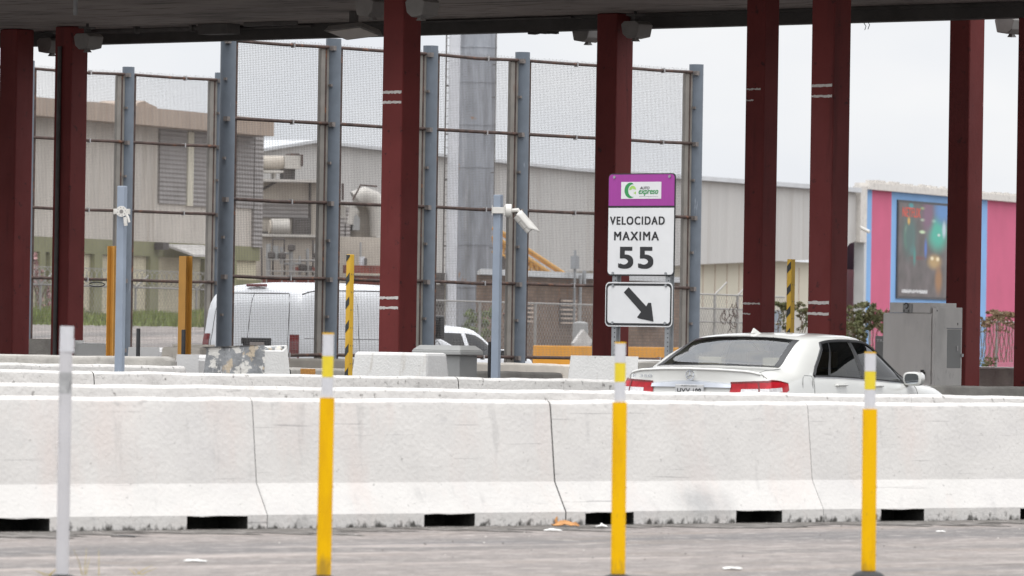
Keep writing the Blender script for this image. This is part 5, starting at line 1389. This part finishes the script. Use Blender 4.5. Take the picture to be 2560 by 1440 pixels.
def poster():
    H = lambda x, y: PP.hit(x, y)
    x0, z1 = H(2242, 499); x1 = H(2436, 520)[0]; z0 = H(2300, 748)[1]; c = (x0 + x1) / 2
    t = thing('poster', 'large dark framed advertising poster of a night street on the striped wall', 'poster', PP.loc(c, -.005), PP.rot)
    M = bpy.data.materials.new('night_street_print'); M.use_nodes = True; T = M.node_tree; N = T.nodes; L = T.links; b = N['Principled BSDF']; b.inputs['Roughness'].default_value = .45
    tcn = N.new('ShaderNodeTexCoord')
    nz_ = N.new('ShaderNodeTexNoise'); nz_.inputs['Scale'].default_value = .8; nz_.inputs['Detail'].default_value = 3; L.new(tcn.outputs['Object'], nz_.inputs['Vector'])
    rp_ = N.new('ShaderNodeValToRGB'); rp_.color_ramp.elements[0].color = (.085, .075, .07, 1); rp_.color_ramp.elements[1].color = (.15, .125, .125, 1); rp_.color_ramp.elements[0].position = .35; rp_.color_ramp.elements[1].position = .7
    L.new(nz_.outputs['Fac'], rp_.inputs['Fac']); out = rp_.outputs['Color']
    blobs = [(2262, 590, 8, 40, (.10, .45, .22)), (2275, 600, 9, 50, (.06, .36, .36)), (2262, 575, 5, 16, (.55, .75, .5)), (2274, 515, 9, 12, (.05, .28, .30)), (2304, 521, 9, 5, (.36, .5, .2)),
             (2304, 550, 9, 5, (.5, .62, .45)), (2330, 553, 9, 6, (.5, .65, .55)), (2302, 580, 11, 6, (.55, .7, .45)), (2340, 585, 34, 60, (.06, .40, .30)), (2354, 525, 34, 50, (.10, .24, .50)), (2316, 535, 20, 70, (.19, .10, .16)), (2270, 590, 26, 80, (.07, .13, .12)),
             (2343, 588, 5, 5, (.6, .66, .62)), (2356, 575, 7, 30, (.45, .55, .62)), (2310, 622, 5, 34, (.08, .16, .45)), (2332, 655, 24, 26, (.42, .28, .12)), (2326, 646, 6, 7, (.8, .68, .45)), (2340, 648, 6, 8, (.8, .66, .42)),
             (2342, 700, 13, 50, (.30, .15, .06)), (2290, 645, 26, 8, (.14, .06, .06)), (2268, 552, 5, 14, (.6, .35, .08)), (2282, 640, 5, 34, (.05, .22, .2))]
    for x, y, rx, ry, col in blobs:
        p = H(x, y); ex = H(x + rx, y)[0] - p[0]; ez = p[1] - H(x, y + ry)[1]
        mm = N.new('ShaderNodeMapping'); mm.vector_type = 'POINT'
        mm.inputs['Scale'].default_value = (1 / ex, 0, 1 / ez); mm.inputs['Location'].default_value = (-(p[0] - c) / ex, 0, -p[1] / ez)
        L.new(tcn.outputs['Object'], mm.inputs[0])
        g_ = N.new('ShaderNodeTexGradient'); g_.gradient_type = 'SPHERICAL'; L.new(mm.outputs[0], g_.inputs[0])
        mr_ = N.new('ShaderNodeMapRange'); mr_.inputs['From Max'].default_value = .75; L.new(g_.outputs['Fac'], mr_.inputs['Value']); mr_.interpolation_type = 'SMOOTHSTEP'
        x_ = N.new('ShaderNodeMix'); x_.data_type = 'RGBA'; L.new(mr_.outputs[0], x_.inputs['Factor']); L.new(out, x_.inputs[6]); x_.inputs[7].default_value = col + (1,); out = x_.outputs[2]
    L.new(out, b.inputs['Base Color'])
    n = MB(); n.box(x0 + .14, x1 - .14, -.10, 0, z0 + .14, z1 - .14); n.build('print', M, t, shift=c)
    n = MB(); n.box(x0, x1, -.09, 0, z1 - .139, z1); n.box(x0, x1, -.09, 0, z0, z0 + .139); n.box(x0, x0 + .139, -.088, 0, z0 + .1395, z1 - .1395); n.box(x1 - .139, x1, -.088, 0, z0 + .1395, z1 - .1395); n.build('frame', mat('poster_frame', (.06, .06, .065), .5, var=.1, scale=3), t, shift=c)
    n = MB(); add_text(n, 'NETFLIX', H(2252, 530)[0], H(2297, 530)[0], H(2275, 543)[1], H(2275, 519)[1], -.104, fat=.08, spacing=1.1); n.build('lettering', mat('red_print_ink', (.62, .075, .04), .5, var=.05, scale=3), t, shift=c, recalc=False)
    n = MB(); a0, a1 = H(2250, 728)[0], H(2313, 728)[0]; zz0, zz1 = H(2280, 733)[1], H(2280, 724)[1]; rr = random.Random(4); k = a0
    while k < a1:
        w = rr.uniform(.05, .12); n.box(k, k + w, -.106, -.1005, zz0 + rr.choice((0, 0, .06)), zz1 - rr.choice((0, 0, .05))); k += w + .04
    n.build('caption_marks', m_signwhite, t, shift=c)
poster()
def wall_cam():
    p = W(2152, 570, 341); t = thing('security_camera', 'small white tube camera on the warehouse corner above the striped wall', 'camera', (p.x, p.y - .3, p.z))
    s = 341 / 15000
    n = MB(); n.tube([(.0, 0, 0), (20 * s, -.3, -10 * s)], .10, 10); n.build('body', m_cctv, t, smooth=40)
    n = MB(); n.tube([(-.05, .35, .1), (.1, 0, 0)], .05, 8); n.build('arm', m_cctv, t)
wall_cam()

# ------------------------------------------------------------------ chimney stack and plant
def stack():
    a = W(1186, 680, 240)
    t = thing('chimney_stack', 'tall silver metal chimney stack with banded seams and a rust stain behind the mesh fence', 'chimney', (a.x, a.y, 0))
    n = MB(); r_ = 46 * 240 / 15000; n.tube([(0, 0, z) for z in (0, 4, 8, 13.8)], r_, 40); n.build('shaft', m_stack, t, smooth=40)
    n = MB()
    for z in (1.9, 3.4, 5.1, 6.6, 8.2, 9.9, 11.6, 13): n.tube([(0, 0, z), (0, 0, z + .06)], r_ + .035, 40)
    n.build('seam_band', m_stack, t, smooth=40)
    b = W(1128, 700, 236) - a; b.z = 0
    n = MB(); n.tube([(b.x, b.y, 0), (b.x, b.y, 13.8)], 14 * 236 / 15000, 20); n.build('side_pipe', m_palepipe, t, smooth=40)
    d = W(1107, 700, 236) - a; n = MB()
    n.tube([(d.x, d.y, 2.8), (d.x, d.y, 13.8)], .028, 6); n.tube([(d.x + .16, d.y, 2.8), (d.x + .16, d.y, 13.8)], .022, 6)
    for z in lin(3, 13.5, 34): n.tube([(d.x, d.y, z), (d.x + .16, d.y, z)], .014, 4)
    for z in (5, 7.6, 9.4, 11.3): n.tube([(d.x, d.y, z), (b.x, b.y, z)], .03, 6)
    n.build('ladder', m_mach, t)
    e = W(1231.5, 700, 239) - a; n = MB(); n.tube([(e.x, e.y, 2.6), (e.x, e.y, 13.8)], .022, 6)
    for z in (5, 6.4, 8, 9.6, 11, 12.3): n.tube([(e.x, e.y, z), (e.x - .15, e.y, z)], .02, 5)
    n.build('cable', m_mach, t)
    n = MB()
    for x0, y0, x1, y1 in ((1085, 682, 1112, 704), (1083, 712, 1112, 758), (1100, 700, 1110, 712)):
        p, q = W(x0, y1, 236) - a, W(x1, y0, 236) - a; n.box(p.x, q.x, p.y - .2, p.y + .3, W(x0, y1, 236).z, W(x0, y0, 236).z)
    p = W(1096, 760, 236) - a; n.box(p.x - .1, p.x + .25, p.y - .1, p.y + .1, 0, W(1096, 758, 236).z); n.build('control_box', m_mach, t)
stack()
PI = Plane(720, 252, 78)           # plant yard, seen nearly square on
def plant():
    def unit(name, label, cat, parts, ref):
        c = PI.hit(ref, 700)[0]; t = thing(name, label, cat, PI.loc(c), PI.rot)
        for nm, m_, fn in parts:
            n = MB(); fn(n); n.build(nm, m_, t, shift=c, smooth=35)
        return t
    H = lambda x, y: PI.hit(x, y)
    def cyl(n, x0, y0, x1, y1, t0, horiz=True):
        s = 252 / 15000
        if horiz: n.tube([(H(x0, y0)[0], t0, H(x0, (y0 + y1) / 2)[1]), (H(x1, y0)[0], t0, H(x1, (y0 + y1) / 2)[1])], abs(y1 - y0) / 2 * s, 18)
        else: n.tube([(H((x0 + x1) / 2, y0)[0], t0, H(x0, y0)[1]), (H((x0 + x1) / 2, y1)[0], t0, H(x0, y1)[1])], abs(x1 - x0) / 2 * s, 18)
    unit('filter_house', 'cream plant house with dark openings below the rooftop blower, behind the van', 'plant house', [
        ('casing', m_plant, lambda n: (n.pbox(PI, 610, 456, 838, 596, .6, 4), n.pbox(PI, 610, 593, 838, 900, .0, 4))),
        ('roof_slab', m_plantwhite, lambda n: (n.pbox(PI, 606, 449, 842, 455.5, -.4, 4.2), n.pbox(PI, 606, 586, 842, 592.5, -.3, 3))),
        ('opening', m_mach, lambda n: n.pbox(PI, 736, 545, 777, 586, .3, .598)), ('opening', m_mach, lambda n: n.pbox(PI, 650, 578, 676, 586, .3, .598)),
        ('shade_bay', m_louvre, lambda n: n.pbox(PI, 655, 508, 776, 545, .5, .597)),
        ('brace', m_mach, lambda n: (n.tube([(H(652, 478)[0], .5, H(652, 478)[1]), (H(697, 453)[0], .5, H(697, 453)[1])], .05, 6), n.tube([(H(780, 455)[0], .5, H(780, 455)[1]), (H(780, 590)[0], .5, H(780, 590)[1])], .05, 6)))], 720)
    unit('storage_tank', 'white horizontal tank standing in the recess of the cream plant house', 'tank', [
        ('shell', m_plantwhite, lambda n: cyl(n, 678, 546, 722, 588, .0)), ('end_cap', m_plant, lambda n: cyl(n, 672, 550, 677.6, 584, .0)),
        ('saddle', m_mach, lambda n: (n.pbox(PI, 684, 578, 690, 586, -.2, .2), n.pbox(PI, 712, 578, 718, 586, -.2, .2)))], 700)
    unit('rooftop_blower', 'cream cylindrical blower with a square dark outlet on top of the plant house', 'blower', [
        ('drum', m_plant, lambda n: cyl(n, 650, 388, 716, 424, .8)), ('outlet', m_plantwhite, lambda n: n.pbox(PI, 716.3, 388, 757, 421, .3, 1.6)),
        ('outlet_frame', m_rust, lambda n: (n.pbox(PI, 755, 386, 760, 415, .2, 1.7), n.pbox(PI, 730, 383, 752, 387.5, .3, 1.6))),
        ('motor', m_mach, lambda n: n.pbox(PI, 714, 421.5, 744, 448.5, .6, 1.4)), ('stand', m_plantwhite, lambda n: (n.pbox(PI, 650, 425, 713, 431, .4, 1.5), n.pbox(PI, 652, 431.5, 658, 448.5, .6, 1.2), n.pbox(PI, 690, 431.5, 696, 448.5, .6, 1.2)))], 705)
    unit('duct_stack', 'large pale duct bend and dark column casing left of the bright red column', 'duct', [
        ('bend', m_plantwhite, lambda n: n.tube([(H(878, 560)[0], .8, H(878, 560)[1]), (H(884, 520)[0], .8, H(884, 520)[1]), (H(900, 498)[0], .8, H(900, 498)[1]), (H(920, 490)[0], .8, H(920, 490)[1]), (H(940, 498)[0], .8, H(940, 498)[1]), (H(954, 520)[0], .8, H(954, 520)[1]), (H(958, 590)[0], .8, H(958, 590)[1])], .42, 16)),
        ('casing', m_plant, lambda n: (n.pbox(PI, 884, 508, 956, 592, 1.3, 3), n.pbox(PI, 843, 592.5, 990, 900, .3, 3))),
        ('dark_casing', m_louvre, lambda n: (n.pbox(PI, 842, 543, 866, 592, .4, 1.2), n.pbox(PI, 869, 518, 880, 592, .4, 1.2))),
        ('hopper', m_cabgrey, lambda n: n.prism([H(886, 575), H(904, 575), H(904, 545), (H(895, 535)[0], H(895, 535)[1]), H(889, 545)], .4, 1.2)),
        ('frame', m_rust, lambda n: (n.tube([(H(860, 458)[0], .3, H(860, 458)[1]), (H(860, 500)[0], .3, H(860, 500)[1])], .05, 6), n.tube([(H(884, 500)[0], .2, H(884, 500)[1]), (H(904, 462)[0], .2, H(904, 462)[1]), (H(945, 466)[0], .2, H(945, 466)[1])], .04, 6)))], 900)
    unit('pipe_skid', 'rusty red equipment skid with pipes, valves and railings just above the van roof', 'pipe skid', [
        ('base', m_rustred, lambda n: (n.pbox(PI, 652, 695, 800, 760, -1.2, -.4), n.pbox(PI, 728, 668, 792, 678, -1.0, -.6), n.pbox(PI, 852, 664, 960, 684, -1.0, -.5), n.pbox(PI, 874, 690, 960, 712, -1.1, -.45))),
        ('railing', m_fence, lambda n: [n.tube([(H(x, 720)[0], -1.4, H(x, 720)[1]), (H(x, 648)[0], -1.4, H(x, 648)[1])], .03, 5) for x in (652, 690, 722, 756, 774, 792)] + [n.tube([(H(650, y)[0], -1.4, H(650, y)[1]), (H(794, y + 2)[0], -1.4, H(794, y + 2)[1])], .03, 5) for y in (650, 678, 690)]),
        ('pipework', m_cabgrey, lambda n: [n.tube([(H(x, y0)[0], -.9, H(x, y0)[1]), (H(x, y1)[0], -.9, H(x, y1)[1])], r_, 8) for x, y0, y1, r_ in ((662, 610, 700, .10), (680, 615, 650, .12), (694, 618, 660, .08), (718, 612, 690, .09), (760, 622, 690, .06), (781, 610, 700, .08), (740, 640, 690, .05))] + [n.tube([(H(x0, y)[0], -.9, H(x0, y)[1]), (H(x1, y)[0], -.9, H(x1, y)[1])], .05, 6) for x0, x1, y in ((655, 700, 642), (672, 722, 634), (700, 745, 660), (740, 790, 652))]),
        ('valve', m_mach, lambda n: [n.lathe([(.05, H(x, y)[1] - .15), (.16, H(x, y)[1] - .1), (.16, H(x, y)[1] + .1), (.05, H(x, y)[1] + .15)], 10, (H(x, y)[0], -1.05)) for x, y in ((668, 638), (695, 640), (718, 620), (745, 668), (760, 672), (783, 640))]),
        ('walkway', m_cream, lambda n: (n.pbox(PI, 860, 684.5, 944, 687, -1.3, -.4), n.pbox(PI, 936, 687.5, 940, 720, -1.3, -1.2), n.pbox(PI, 866, 687.5, 869, 720, -1.3, -1.2)))], 760)
    unit('bucket_tank', 'small silver tank with a stack pipe above the red skid', 'tank', [
        ('shell', m_palepipe, lambda n: cyl(n, 889, 664, 904, 642, -.75, False)), ('pipe', m_cabgrey, lambda n: cyl(n, 891, 641.5, 896, 606, -.75, False)), ('lug', m_mach, lambda n: n.pbox(PI, 900, 646, 906, 663, -1.1, -.95))], 896)
    unit('vent_pipe_group', 'row of thin dark vent pipes in front of the cream plant wall', 'pipes', [
        ('pipe', m_mach, lambda n: [n.tube([(H(x, 700)[0], -.6, H(x, 700)[1]), (H(x, y)[0], -.6, H(x, y)[1])], .035, 6) for x, y in ((648, 614), (760, 624), (776, 600), (790, 612), (676, 598), (705, 598))] + [n.tube([(H(676, 598)[0], -.6, H(676, 598)[1]), (H(705, 598)[0], -.6, H(705, 598)[1])], .035, 6)])], 720)
plant()
PK = Plane(1300, 205, 22.3)
def brick_building():
    H = lambda x, y: PK.hit(x, y)
    c = H(1330, 750)[0]
    t = thing('brick_building', 'low brown brick building with pale roof edge and slatted vents behind the mesh fence', 'building', PK.loc(c), PK.rot)
    B = lambda n, nm, m_: n.build(nm, m_, t, shift=c)
    k0, k1 = H(1190, 750)[0], H(1700, 750)[0]; z = H(1330, 692)[1]
    n = MB(); n.frus([(k0, 0), (k1, 0), (k1, 2.6), (k0 + 6.6, 2.6)], [(k0, 0), (k1, 0), (k1, 2.6), (k0 + 6.6, 2.6)], -1, z); B(n, 'wall', m_brick)
    e = [(k0 - .2, -.25), (k1 + .2, -.25), (k1 + .2, 2.8), (k0 + 6.8, 2.8)]; n = MB(); n.frus(e, e, z + .003, z + .2); B(n, 'roof_edge', m_trimgrey)
    for x0, x1, y0, y1 in ((1398, 1430, 748, 810), (1308, 1322, 755, 812), (1596, 1640, 752, 812)):
        n = MB(); n.pbox(PK, x0, y0, x1, y1, -.06, -.003); f = B(n, 'vent', m_mach)
        n = MB()
        for y in range(y0 + 2, y1, 11): n.pbox(PK, x0 - 1, y, x1 + 1, y + 4.5, -.16, -.063)
        n.build('slat', m_tanwall, f, shift=c)
    n = MB(); n.tube([(H(1404, 640)[0], -.5, H(1404, 625)[1]), (H(1404, 640)[0], -.5, 0)], .045, 8); n.box(H(1400, 640)[0], H(1408, 640)[0], -.6, -.4, H(1404, 672)[1], H(1404, 640)[1]); B(n, 'standpipe', m_cabdark)
    n = MB(); n.tube([(H(1424, 690)[0], -.4, 0), (H(1424, 690)[0], -.4, H(1424, 688)[1])], .06, 8); n.tube([(H(1434, 690)[0], -.4, H(1434, 712)[1]), (H(1434, 690)[0], -.4, H(1434, 676)[1])], .07, 8); B(n, 'downpipe', m_galv)
    n = MB(); n.tube([(H(1160, 690)[0], -1.5, H(1160, 780)[1]), (H(1170, 690)[0], -1.5, H(1170, 812)[1]), (H(1182, 690)[0], -1.5, H(1182, 826)[1])], .1, 6); B(n, 'leaning_pipe', m_rust)
brick_building()
def conveyor():
    P = Plane(1330, 228, 86); H = lambda x, y: P.hit(x, y); c = H(1330, 640)[0]
    t = thing('conveyor', 'yellow lattice conveyor sloping down to the right behind the brick building', 'conveyor', P.loc(c), P.rot)
    n = MB(); a, b = (1236, 568), (1420, 690)
    def pt(f, dy, tt): x = a[0] + (b[0] - a[0]) * f; y = a[1] + (b[1] - a[1]) * f + dy; k = H(x, y); return (k[0], tt, k[1])
    for tt in (0, 1.2):
        for dy in (0, 22, 58): n.tube([pt(0, dy, tt), pt(1, dy, tt)], .07, 6)
        for k in range(14): n.tube([pt(k / 14, 22, tt), pt((k + .5) / 14, 58, tt), pt((k + 1) / 14, 22, tt)], .04, 5)
    n.build('truss', m_conveyor, t, shift=c)
    n = MB(); q = [pt(0, 30, .1), pt(1, 30, .1), pt(1, 30, 1.1), pt(0, 30, 1.1)]; n.add(q + [(x, y, z - .1) for x, y, z in q], [(0, 1, 2, 3), (7, 6, 5, 4), (0, 4, 5, 1), (2, 6, 7, 3)]); n.build('belt', m_conveyor, t, shift=c)
    n = MB()
    for f, tt in ((.12, 0), (.5, 0), (.5, 1.2), (.9, 1.2)): p = pt(f, 58, tt); n.tube([(p[0], tt, 0), (p[0], tt, p[2])], .09, 6)
    n.build('leg', m_mach, t, shift=c)
conveyor()
def orange_kerb():
    P = Plane(1400, 150, 70); n = MB(); a, b = P.hit(1340, 870)[0], P.hit(1760, 870)[0]; z = P.hit(1500, 866)[1]
    n.prism([(a, 0), (b, 0), (b, z), (a + .03, z)], 0, .3); c = (a + b) / 2
    tag(n.build('orange_barrier', m_orangekerb, shift=c, loc=P.loc(c), rot=P.rot, bevel=.02), 'orange painted concrete barrier in front of the brick building', 'barrier')
orange_kerb()
def sheet():
    P = Plane(1458, 185, 80); n = MB()
    n.prism([P.hit(x, y) for x, y in ((1435, 858), (1460, 824), (1482, 852), (1470, 880), (1440, 880))], 0, .5); c = P.hit(1458, 850)[0]
    z0 = min(v[2] for v in n.v); n.box(P.hit(1445, 880)[0], P.hit(1472, 880)[0], .1, .4, 0, z0 + .02)
    tag(n.build('covered_pile', m_awning, shift=c, loc=P.loc(c), rot=P.rot), 'pale sheet tented over a pile in front of the brick wall', 'cover')
    n = MB(); n.lathe([(.22, P.hit(1450, 838)[1] - .6), (.26, P.hit(1450, 838)[1]), (.24, P.hit(1450, 806)[1]), (.1, P.hit(1450, 802)[1])], 16); n.box(-.15, .15, -.15, .15, 0, P.hit(1450, 838)[1] - .58)
    p = W(1451, 830, 192); tag(n.build('gas_cylinder', m_cabgrey, loc=(p.x, p.y, 0), smooth=40), 'grey upright cylinder behind the pale tented sheet', 'gas cylinder')
sheet()

# ------------------------------------------------------------------ chain link fences
def chain_fence(label, P, x0, x1, posts, ytop, gy, rails, arms=False, razor=False, dx=.24):
    H = lambda x, y: P.hit(x, y)
    c = H((x0 + x1) / 2, 800)[0]; t = thing('chain_link_fence', label, 'fence', P.loc(c), P.rot)
    z1 = H((x0 + x1) / 2, ytop)[1]; k0, k1 = H(x0, 800)[0], H(x1, 800)[0]
    z0 = gy
    for x in posts:
        k = H(x, 800)[0]; n = MB(); n.tube([(k, 0, z0 - .6), (k, 0, z1)], .045, 8)
        if arms: n.tube([(k, 0, z1), (k + .6, -.2, z1 + .42)], .03, 6); 
        if arms and razor: n.tube([(k, 0, z1), (k - .5, .2, z1 + .4)], .03, 6)
        n.build('post', m_fence, t, shift=c, smooth=40)
    n = MB()
    for y in rails: z = H((x0 + x1) / 2, y)[1]; n.tube([(k0, 0, z), (k1, 0, z)], .028, 6)
    n.build('rail', m_fence, t, shift=c)
    n = MB(); hgt = z1 - z0; k = k0 - hgt; w = .008
    while k < k1:
        for sg in (1, -1):
            a, b = (k, z0), (k + hgt, z1)
            if sg < 0: a, b = (k, z1), (k + hgt, z0)
            def clip(q): return q
            xa, xb = max(a[0], k0), min(b[0], k1)
            if xb > xa:
                za = a[1] + (b[1] - a[1]) * (xa - a[0]) / hgt; zb = a[1] + (b[1] - a[1]) * (xb - a[0]) / hgt
                n.add([(xa, .02 * sg, za - w), (xb, .02 * sg, zb - w), (xb, .02 * sg, zb + w), (xa, .02 * sg, za + w), (xa, .02 * sg + w, za), (xb, .02 * sg + w, zb)], [(0, 1, 2, 3), (0, 4, 5, 1), (3, 2, 5, 4)])
        k += dx
    n.build('chain_link', m_fence, t, shift=c, recalc=False)
    if razor:
        n = MB(); pts = []; k = k0; a = 0
        while k < k1: pts.append((k, .28 * math.cos(a), z1 + .32 + .30 * math.sin(a))); k += .035; a += .55
        n.tube(pts, .013, 4, cap=False); n.build('razor_wire', m_fence, t, shift=c)
    return t
chain_fence('chain link fence topped with coiled razor wire in front of the olive green ground floor', Plane(338, 211, 22.3), 60, 560, (100, 338, 490), 717, 1.55, (718,), True, True)
chain_fence('chain link fence with thin posts in front of the brick building', Plane(1300, 196, 22.3), 1080, 1500, (1199, 1338, 1448), 757, .0, (757,))
chain_fence('chain link fence with an angled barbed arm, right of the speed sign', Plane(1785, 200, 22.3), 1700, 1960, (1786, 1843), 738, .0, (738, 773, 806), True)
chain_fence('vine covered chain link fence in front of the striped wall', Plane(2300, 215, 22.3), 2105, 2640, (2175, 2345, 2492), 801, .0, (801,))
def razor_tangle():
    P = Plane(1785, 199, 22.3); rr = random.Random(9)
    t = thing('razor_wire_coil', 'loose tangled coils of razor wire hanging on the fence left of the red column', 'razor wire', P.loc(P.hit(1815, 800)[0]), P.rot)
    c = P.hit(1815, 800)[0]; n = MB()
    for i in range(9):
        x, y = rr.uniform(1798, 1838), rr.uniform(770, 838); k, z = P.hit(x, y); r_ = rr.uniform(.12, .26)
        n.tube([(k + r_ * math.cos(a * .45), -.1 + .05 * math.sin(a), z + r_ * 1.1 * math.sin(a * .45) - a * .004) for a in range(15)], .012, 4, cap=False)
    n.build('coil', m_rust, t, shift=c)
razor_tangle()
def yard_wall():
    P = Plane(1850, 204, 22.3); n = MB(); a, b = P.hit(1735, 800)[0], P.hit(2030, 800)[0]; z = P.hit(1850, 772)[1]; c = (a + b) / 2
    n.box(a, b, 0, .25, 0, z)
    k = P.hit(1930, 800)[0], P.hit(1952, 800)[0]; n.box(k[0], k[1], -.02, -.003, 0, z - .01, 1)
    tag(n.build('yard_wall', [mat('pale_block_wall', (.50, .475, .43), .85, var=.12, scale=1.2, stains=[((.3, .25, .2), (2, 2, .5), .6, .75, .5)]), m_blue], shift=c, loc=P.loc(c), rot=P.rot), 'pale low block wall behind the wire fence, between the red columns above the sedan', 'wall')
yard_wall()

# ================================================================== PLANTS
def leaf_mat(name, c1, c2):
    M = mat(name, c1, .7, var=.35, scale=5, stains=[(c2, (3, 3, 3), .5, .65, .9)])
    return M
m_vine = leaf_mat('vine_leaves', (.095, .10, .035), (.115, .075, .04))
m_vinedry = leaf_mat('dry_vine_leaves', (.16, .10, .05), (.13, .12, .05))
m_stem = mat('woody_stem', (.13, .09, .06), .9, var=.2, scale=8)
m_bloom = leaf_mat('pink_blossom', (.42, .24, .24), (.20, .16, .10))
m_grass = mat('grass_blades', (.135, .165, .045), .8, var=.4, scale=1.5, stains=[((.26, .23, .09), (.9, .9, .9), .52, .68, .8)])
def leaves(n, c, ex, count, size, rr, thin=.55):
    """leaf-sized faces spread through an uneven volume of half-size ex around c"""
    lumps = [(rr.uniform(-.95, .95), rr.uniform(-.7, .7), rr.uniform(-.9, .9), rr.uniform(.12, .32)) for _ in range(22)]
    made = 0
    while made < count:
        l = rr.choice(lumps); d = Vector((rr.gauss(0, 1), rr.gauss(0, 1), rr.gauss(0, 1))).normalized() * l[3] * rr.uniform(.3, 1) ** thin
        p = Vector((c[0] + ex[0] * (l[0] + d.x), c[1] + ex[1] * (l[1] + d.y), c[2] + ex[2] * (l[2] + d.z)))
        if p.z < .02: continue
        a = Vector((rr.gauss(0, 1), rr.gauss(0, 1), rr.gauss(0, .7))).normalized(); b = a.cross(Vector((rr.gauss(0, 1), rr.gauss(0, 1), rr.gauss(0, 1)))).normalized(); s = size * rr.uniform(.6, 1.4)
        n.add([p - a * s, p + b * s * .5, p + a * s, p - b * s * .5], [(0, 1, 2, 3)]); made += 1
def vine(label, P, boxes, m_, seed, cat='climbing vine', hang=()):
    rr = random.Random(seed); c = P.hit((boxes[0][0] + boxes[0][2]) / 2, 800)[0]
    t = thing('climbing_vine', label, cat, P.loc(c), P.rot)
    n = MB()
    for x0, y0, x1, y1, cnt in boxes:
        k0, k1 = P.hit(x0, 800)[0], P.hit(x1, 800)[0]; za, zb = P.hit((x0 + x1) / 2, y1)[1], P.hit((x0 + x1) / 2, y0)[1]
        leaves(n, ((k0 + k1) / 2, -.15, (za + zb) / 2), ((k1 - k0) / 2, .35, (zb - za) / 2), int(cnt * 2.0), .062, rr)
    n.build('foliage', m_, t, shift=c, recalc=False)
    for x, y0, y1 in hang:
        n = MB()
        k, z0 = P.hit(x, y0); z1 = P.hit(x, y1)[1]; pts = [(k + rr.uniform(-.08, .08), -.08 + rr.uniform(-.04, .04), z0 + (z1 - z0) * f) for f in lin(0, 1, 6)]
        n.tube(pts, .018, 4); n.build('stem', m_stem, t, shift=c)
rr_h = random.Random(2)
PV = Plane(1980, 201.5, 22.3); PV2 = Plane(2300, 213.5, 22.3)
vine('thin vine along the low wall top between the red columns above the sedan', PV, ((1935, 756, 1968, 776, 240), (1962, 752, 2016, 780, 330), (1996, 778, 2014, 835, 90), (1936, 776, 1950, 830, 50)), m_vine, 1, hang=[(x, 775, 835) for x in (1940, 1956, 1962, 1972, 1996, 2002, 2009)])
vine('dense green and brown vine mass on the fence right of the sedan roof column', PV2, ((2108, 768, 2170, 860, 950), (2120, 756, 2190, 800, 520), (2165, 780, 2205, 830, 190), (2108, 830, 2160, 900, 330), (2085, 765, 2120, 900, 300)), m_vine, 2, hang=[(x, 790, 880) for x in (2130, 2150, 2176, 2190)])
vine('dry brown vine crown on the fence between the two right-hand columns', PV2, ((2440, 776, 2535, 812, 560), (2440, 800, 2530, 830, 130)), m_vinedry, 3, hang=[(x, 800, 905) for x in list(range(2443, 2536, 6))])
vine('dark leafy vine stem beside the tall metal cabinet', PV2, ((2198, 775, 2222, 830, 160),), m_vinedry, 4, hang=[(x, 780, 900) for x in (2200, 2206, 2212)])
vine('small green shrub at the foot of the striped wall right of the maroon column', PV2, ((2444, 893, 2476, 918, 130),), m_vine, 5, cat='shrub')
vine('green weeds at the brick building wall behind the white SUV', Plane(1200, 198, 22.3), ((1160, 770, 1216, 850, 420), (1120, 810, 1190, 860, 260)), leaf_mat('weed_leaves', (.10, .14, .035), (.12, .10, .05)), 6, cat='weeds', hang=[(1190, 780, 850), (1200, 780, 850)])
def pink_tree():
    p = W(96, 800, 206); gz = ground_z(p.x, p.y); rr = random.Random(12)
    t = thing('flowering_shrub', 'tall pink flowering shrub between the two dark red columns at far left', 'shrub', (p.x, p.y, gz - .05))
    n = MB(); n.tube([(0, 0, 0), (.05, 0, .8), (-.05, .05, 1.6)], .07, 8, r2=.03); n.tube([(.03, 0, .6), (.3, .1, 1.5)], .04, 6, r2=.015); n.tube([(0, 0, .7), (-.3, .1, 1.7)], .04, 6, r2=.015); n.build('trunk', m_stem, t)
    n = MB(); leaves(n, (-.05, 0, 1.4), (.42, .5, 1.35), 900, .07, rr); n.build('crown', m_bloom, t, recalc=False)
pink_tree()
def grass():
    rr = random.Random(31); n = MB(); made = 0
    while made < 5200:
        x = rr.uniform(-18.5, -9.2); y = rr.uniform(196, 212)
        xe = 1280 + x / y * 15000
        f = .5 + .5 * math.sin(x * 1.7) * math.sin(x * .6 + 1); h = rr.uniform(.22, .5) * (.65 + .7 * f); z = ground_z(x, y)
        if y < 199 and rr.random() < .6: h *= .4
        dx, dy = rr.uniform(-.16, .16), rr.uniform(-.16, .16); w = .028
        n.add([(x - w, y, z - .03), (x + w, y + .01, z - .03), (x + dx * .5 + w * .7, y + dy * .5, z + h * .6), (x + dx, y + dy, z + h), (x + dx * .5 - w * .7, y + dy * .5, z + h * .6)], [(0, 1, 2, 3, 4)]); made += 1
    o = n.build('grass', m_grass, recalc=False); o['kind'] = 'stuff'; tag(o, 'uneven green grass on the bank below the olive green ground floor', 'grass')
grass()
